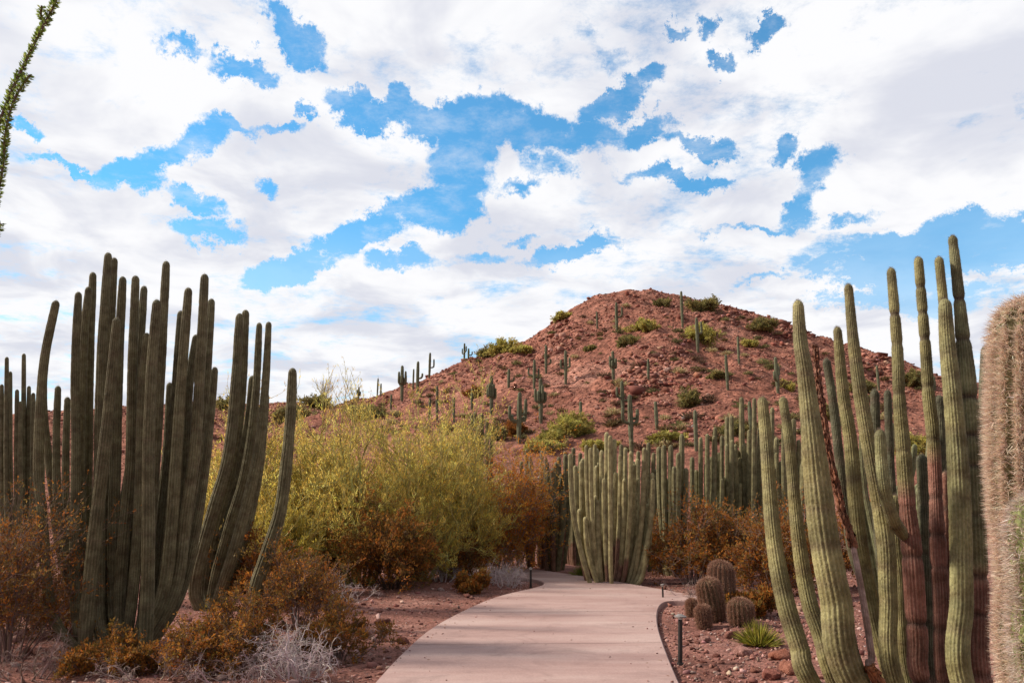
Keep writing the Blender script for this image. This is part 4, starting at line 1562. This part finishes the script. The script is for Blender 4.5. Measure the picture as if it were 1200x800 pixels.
# ------------------------------------------------------------------ path lights
def path_light(px, py, h, r, cap, lab, tilt=0.0):
    g = G(px, py)
    root = empty('path_light', (g[0], g[1], float(gz(g[0], g[1]))), lab, 'path light', 'dark bollard lights along the path')
    bm = bmesh.new()
    bmesh.ops.create_cone(bm, cap_ends=True, segments=20, radius1=r, radius2=r * .96, depth=h, matrix=mathutils.Matrix.Translation((0, 0, h / 2 - .02)))
    bmesh.ops.create_cone(bm, cap_ends=True, segments=20, radius1=r * 1.5, radius2=r * 1.4, depth=.02, matrix=mathutils.Matrix.Translation((0, 0, .012)))
    me = bpy.data.meshes.new('post')
    bm.to_mesh(me)
    bm.free()
    me.materials.append(M_BLACK)
    po = bpy.data.objects.new('post', me)
    COL.objects.link(po)
    po.parent = root
    bm = bmesh.new()
    bmesh.ops.create_cone(bm, cap_ends=True, segments=24, radius1=r * 1.0, radius2=r * 1.0, depth=.03, matrix=mathutils.Matrix.Translation((0, 0, h)))
    me = bpy.data.meshes.new('lens')
    bm.to_mesh(me)
    bm.free()
    me.materials.append(M_LENS)
    le = bpy.data.objects.new('lens', me)
    COL.objects.link(le)
    le.parent = root
    bm = bmesh.new()
    bmesh.ops.create_cone(bm, cap_ends=True, segments=28, radius1=cap, radius2=cap * .35, depth=cap * .35, matrix=mathutils.Matrix.Translation((0, 0, h + .015 + cap * .175)))
    bmesh.ops.create_cone(bm, cap_ends=True, segments=28, radius1=cap * 1.02, radius2=cap * 1.02, depth=.012, matrix=mathutils.Matrix.Translation((0, 0, h + .012)))
    me = bpy.data.meshes.new('cap')
    bm.to_mesh(me)
    bm.free()
    me.materials.append(M_CAP)
    cp = bpy.data.objects.new('cap', me)
    COL.objects.link(cp)
    cp.parent = root
    root.rotation_euler = (0, radians(tilt), 0)


path_light(797, 777, .46, .024, .062, 'tallest looking dark path light on the gravel right of the path', 2.5)
path_light(777, 703, .30, .016, .035, 'small thin dark path light where the path turns right', 0)
path_light(622, 687, .36, .022, .036, 'dark path light at the left side of the path bend', 0)


# ------------------------------------------------------------------ saguaros on the hill
def saguaro(px, pytop, pybot, kind, lab, rng, w=1.0, on=None):
    g = H(px, pybot)
    Y = g[1]
    top = P(px, pytop, Y)[2]
    h = max(top - g[2], 1.0)
    root = empty('saguaro_cactus', (g[0], Y, g[2] - .15), lab, 'saguaro', 'saguaro cacti on the red hill')
    k = h / 5.5
    r = .27 * w * max(k, .7)
    gr = np.array((.115, .125, .075)) * rng.uniform(.85, 1.2)
    x0, y0, z0 = root.location

    def part(name, pts, tt, rr):
        mb = MB()
        stem(mb, np.array(pts) + np.array([x0, y0, z0]), np.array(tt), np.array(rr), rng, ribs=9, per=4, ds=.22, depth=.2, green=tuple(gr), crest=(.24, .22, .16), seg=(9, 10), con=0, band=0)
        mb.build(name, M_CFAR, root, loc=root.location)
    sw = rng.uniform(-.02, .02) * h
    part('trunk', [(0, 0, 0), (sw * .5, 0, h * .5), (sw, 0, h + .15)], [0, .3, .7, .95, 1], [r * .75, r, r * 1.05, r * .85, r * .6])
    na = {'plain': 0, 'two': 2, 'one': 1, 'many': 5, 'bulb': 6, 'three': 3}[kind]
    a0 = rng.uniform(0, 6.28)
    for i in range(na):
        if kind in ('bulb',):
            a = a0 + i * 6.283 / na
            zb = h * rng.uniform(.38, .5)
            out = r * rng.uniform(1.7, 2.5)
            ht = h * rng.uniform(.22, .38)
        else:
            a = (0 if i % 2 == 0 else pi) + rng.normal(0, .5)
            zb = h * rng.uniform(.35, .6)
            out = r * rng.uniform(2.6, 4)
            ht = h * rng.uniform(.15, .38)
        ca, sa = cos(a), sin(a)
        ra = r * .68
        part('arm', [(ca * r * .5, sa * r * .5, zb), (ca * out * .75, sa * out * .75, zb + ra * .3), (ca * out, sa * out, zb + ra * 2), (ca * out, sa * out, zb + ht)],
             [0, .3, .9, 1], [ra * .7, ra, ra * .95, ra * .6])


rng = np.random.default_rng(71)
SG = [
    (723, 354, 389, 'one', 'thin saguaro high on the left slope just below the summit'),
    (719, 411, 448, 'bulb', 'dark thick topped saguaro in the middle of the slope'),
    (800, 341, 384, 'plain', 'thin saguaro breaking the skyline right of the summit'),
    (818, 372, 412, 'one', 'saguaro standing in front of the big rounded hill bush'),
    (866, 394, 427, 'plain', 'thin saguaro on the right slope below the ridge bushes'),
    (853, 415, 458, 'plain', 'thin pale saguaro at mid height right of the rounded bush'),
    (912, 418, 462, 'two', 'armed saguaro on the right slope near the big cactus stems'),
    (663, 410, 450, 'two', 'slim cross shaped saguaro on the left part of the slope'),
    (640, 404, 438, 'one', 'dark saguaro just under the left shoulder of the hill'),
    (626, 421, 456, 'two', 'saguaro with low arms left of the dark shoulder one'),
    (576, 440, 486, 'bulb', 'thick headed saguaro low on the left above the thin columns'),
    (634, 443, 496, 'bulb', 'thick headed saguaro left of the big olive hill bush'),
    (608, 459, 520, 'many', 'biggest many armed saguaro at the foot of the left slope'),
    (730, 446, 481, 'two', 'saguaro with two arms in the centre above the cactus clump'),
    (740, 462, 524, 'three', 'tall slim saguaro just behind the central cactus tops'),
    (816, 480, 530, 'plain', 'slim dark saguaro in front of the grey boulders'),
    (512, 452, 492, 'plain', 'stout saguaro rising from the yellow green tree tops'),
    (532, 465, 496, 'plain', 'short pale saguaro beside the stout one over the trees'),
    (503, 466, 492, 'plain', 'short dark saguaro left of the stout one over the trees'),
    (503, 413, 443, 'one', 'sharp saguaro on the left skyline, highest of its row'),
    (489, 423, 461, 'one', 'saguaro on the left skyline second from the sharp one'),
    (484, 432, 457, 'plain', 'greyish saguaro close behind another on the left skyline'),
    (471, 428, 470, 'bulb', 'barrel headed saguaro on the left skyline'),
    (442, 443, 464, 'plain', 'small slim saguaro on the far left skyline'),
    (446, 449, 464, 'plain', 'tiny saguaro beside the small slim one on the far left skyline'),
    (420, 453, 469, 'bulb', 'small grey bushy saguaro at the left end of the skyline'),
    (544, 402, 422, 'two', 'armed saguaro on the left shoulder skyline'),
    (549, 408, 421, 'one', 'small saguaro touching the armed one on the shoulder skyline'),
    (570, 409, 420, 'plain', 'tiny saguaro left of the skyline bushes'),
    (1030, 428, 456, 'plain', 'saguaro seen between the big right cactus stems'),
    (1096, 441, 458, 'plain', 'small saguaro far right on the skyline between stems'),
    (681, 470, 500, 'plain', 'faint slim saguaro above the big olive hill bush'),
    (770, 470, 505, 'plain', 'faint slim saguaro left of the grey boulders'),
    (700, 365, 385, 'plain', 'tiny saguaro near the top left of the hill'),
    (760, 420, 446, 'plain', 'faint small saguaro in the rocky middle of the slope'),
    (880, 470, 505, 'plain', 'slim saguaro low on the right slope'),
    (945, 440, 470, 'plain', 'slim saguaro behind the tallest left stems of the big cactus'),
    (458, 462, 480, 'plain', 'small saguaro just above the yellow green trees on the left'),
    (553, 455, 480, 'plain', 'small saguaro beside the orange hill bush'),
    (596, 432, 455, 'one', 'small saguaro halfway up the left shoulder'),
]
for (x, a, b, kd, lab) in SG:
    saguaro(x, a, b, kd, lab, rng, w=.8 if kd == 'plain' else 1.0)


# ------------------------------------------------------------------ bushes and boulders on the hill
def hbush(px, pymid, hw, hh, lab, seed, cols, dn=1.0, up=.2):
    g = H(px, pymid + hh * .8)
    r = np.random.default_rng(seed)
    k = g[1] / F
    shrub('hill_bush', lab, 'bush', (g[0], g[1], g[2] - .3), hw * k, (hh * 1.9) * k, r, cols, (.2, .17, .09), nstem=int(20 * dn), c1=6, c2=6, c3=0, leaves=9 if g[1] > 100 else 16, leafL=.0028 * g[1], leafW=.0012 * g[1],
          wood_r=.06, spread=.8, group='green bushes dotted over the red hill', lift=.15, leaf_up=.3, base_r=.5)


HG = [(.46, .40, .10), (.56, .48, .14), (.32, .28, .08)]
HD = [(.26, .22, .08), (.19, .17, .07), (.32, .26, .09)]
HB = [
    (592, 404, 20, 11, 'pale green bush on the left shoulder skyline', HG), (570, 412, 12, 8, 'grey green bush left on the shoulder skyline', HD),
    (614, 409, 12, 6, 'low olive bush right of the skyline bushes', HG), (754, 380, 17, 9, 'rounded olive bush left of the thin skyline saguaro', HG),
    (737, 397, 15, 9, 'dull olive bush below and left of another near the summit', HD), (776, 355, 9, 6, 'small dull bush just under the summit', HD),
    (822, 357, 27, 10, 'wide dark green bush on the skyline right of the summit', HD), (822, 388, 20, 16, 'big yellow green rounded bush right of the summit', HG),
    (893, 378, 16, 10, 'dull bush on the right shoulder of the hill', HD), (668, 496, 32, 20, 'biggest olive green bush at the middle of the hill foot', HG),
    (646, 508, 14, 11, 'green bush touching the biggest one at the hill foot', HG), (780, 510, 22, 10, 'flat yellow green bush below the grey boulders', HG),
    (922, 450, 9, 8, 'green bush behind the left stems of the big cactus', HG), (876, 402, 9, 5, 'small green bush on the right slope', HG),
    (1072, 441, 16, 12, 'dark bush on the far right skyline', HD), (1010, 452, 14, 10, 'dull bush between the big right cactus stems', HD),
    (660, 370, 11, 6, 'low olive bush on the steep left skyline', HG), (807, 465, 9, 14, 'dark upright bush above the grey boulders', HD),
    (582, 504, 9, 12, 'dark bush at the foot of the left slope', HD), (557, 458, 9, 9, 'orange bush low on the left slope', [(.30, .13, .03), (.24, .12, .03)]),
    (600, 500, 14, 14, 'orange bush at the foot of the left slope', [(.32, .12, .03), (.24, .10, .03)]), (1080, 520, 24, 22, 'yellow green bush seen between the brown cactus stems', HG),
    (640, 520, 22, 10, 'olive bush above the dark organ pipe tops', HG), (372, 468, 22, 8, 'grey green bush on the low left skyline', HD),
    (270, 470, 18, 8, 'dark bush on the low skyline between the left cactus stems', HD), (700, 520, 20, 8, 'low green bush behind the central cactus tops', HG),
    (860, 500, 16, 10, 'dull bush low on the right slope behind the thin stems', HD), (960, 480, 16, 10, 'olive bush behind the rusty dead stem', HD),
    (430, 480, 26, 9, 'dull green bush at the low left end of the hill', HD), (340, 485, 26, 9, 'dull olive bush on the low hill behind the short cactus stem', HD),
    (690, 408, 7, 5, 'small olive bush in the upper left slope', HD), (840, 440, 8, 5, 'small olive bush in the middle right slope', HD),
]
for i, (px, pm, hw, hh, lab, cols) in enumerate(HB):
    hbush(px, pm, hw, hh, lab, 200 + i, cols, 1.0 if hw > 12 else .6)

# small dry scrub
rng = np.random.default_rng(81)
protos = []
for i in range(5):
    mb = MB()
    n = 130
    a = rng.uniform(0, 6.28, n)
    q = rng.uniform(0, 1, n) ** .5
    d = np.stack([np.cos(a) * q, np.sin(a) * q, 1.1 - .6 * q], 1)
    p = d * rng.uniform(.1, .75, (n, 1)) * np.array([.8, .8, .6])
    shards(mb, p, d + rng.normal(0, .3, (n, 3)), rng.uniform(.2, .45, n), rng.uniform(.05, .13, n), mixcol(rng, [[(.13, .09, .04), (.17, .11, .05)], [(.12, .11, .05), (.16, .14, .06)], [(.10, .06, .04), (.14, .08, .05)], [(.16, .15, .06), (.2, .17, .07)], [(.42, .33, .17), (.34, .26, .13)]][i], n), rng)
    protos.append(mb.mesh('scrub', M_LEAF, smooth=False))
m_ = 0
while m_ < 290:
    px, py = rng.uniform(440, 1090), rng.uniform(350, 530)
    ridge = np.interp(px, RIDGE[:, 0], RIDGE[:, 1])
    if py < ridge + 5:
        continue
    g = H(px, py)
    o = bpy.data.objects.new('dry_scrub', protos[rng.integers(0, 5)])
    COL.objects.link(o)
    s = rng.uniform(.4, 1.25)
    o.location = (g[0], g[1], g[2] - .05)
    o.scale = (s * 1.2, s * 1.2, s)
    o.rotation_euler = (0, 0, rng.uniform(0, 6.28))
    tag(o, 'small dull dry scrub bush on the red hillside', 'scrub bush', 'small dry scrub bushes on the hillside')
    m_ += 1

BO = [(803, 492, 8, (.24, .19, .18), 'large grey white boulder low on the hill'), (813, 500, 6, (.26, .20, .19), 'grey boulder touching the large grey white one'), (800, 503, 8, (.35, .24, .21), 'pinkish boulder below the large grey white one'),
      (775, 450, 7, (.33, .2, .17), 'greyish outcrop rock in the middle of the slope'), (760, 440, 6, (.40, .27, .24), 'pale outcrop rock left in the rocky middle slope'), (782, 436, 8, (.34, .22, .19), 'broad outcrop rock high in the rocky middle slope'),
      (690, 350, 6, (.26, .10, .07), 'dark red rock on the skyline left of the summit'), (735, 345, 7, (.28, .1, .07), 'red rock on the summit'), (862, 368, 8, (.24, .09, .065), 'dark red boulder on the right shoulder'),
      (925, 395, 8, (.25, .09, .065), 'dark red crag on the right skyline beside the big cactus'), (676, 443, 5, (.45, .3, .27), 'pale pink rock in the left part of the slope'), (655, 360 + 18, 5, (.26, .1, .07), 'red rock on the steep left edge'),
      (1020, 425, 9, (.26, .1, .075), 'red crag on the skyline between the big cactus stems'), (700, 480, 6, (.38, .2, .16), 'pink rock near the centre of the hill foot'), (752, 495, 6, (.40, .22, .18), 'pale red rock behind the central cactus tops'),
      (880, 445, 7, (.24, .08, .06), 'dark rock on the right slope'), (845, 410, 8, (.25, .09, .06), 'dark red rock right of the rounded bush'), (590, 440, 5, (.26, .1, .07), 'dark red rock on the left shoulder')]
for (px, py, s, c, lab) in BO:
    g = H(px, py)
    k = g[1] / F * s * .62
    o = bpy.data.objects.new('boulder', rock_mesh(rng, c, ICO2, .8))
    COL.objects.link(o)
    o.location = (g[0], g[1], g[2] + k * .1)
    o.scale = (k, k, k)
    o.rotation_euler = (rng.uniform(-.4, .4), rng.uniform(-.4, .4), rng.uniform(0, 6.28))
    tag(o, lab, 'boulder', 'boulders on the red hill')

# bare tree on the low skyline
r = np.random.default_rng(91)
g = H(377, 474)
k = g[1] / F
shrub('bare_tree', 'leafless pale tree on the low skyline left of the hill', 'tree', (g[0], g[1], g[2] - .3), 22 * k, 50 * k, r, [], (.36, .32, .31), nstem=7, c1=5, c2=4, leaves=0, wood_r=.09, spread=.45, lift=.5,
      parts=('trunk', 'foliage'), wig=.12, twig_up=.08, base_r=.2)
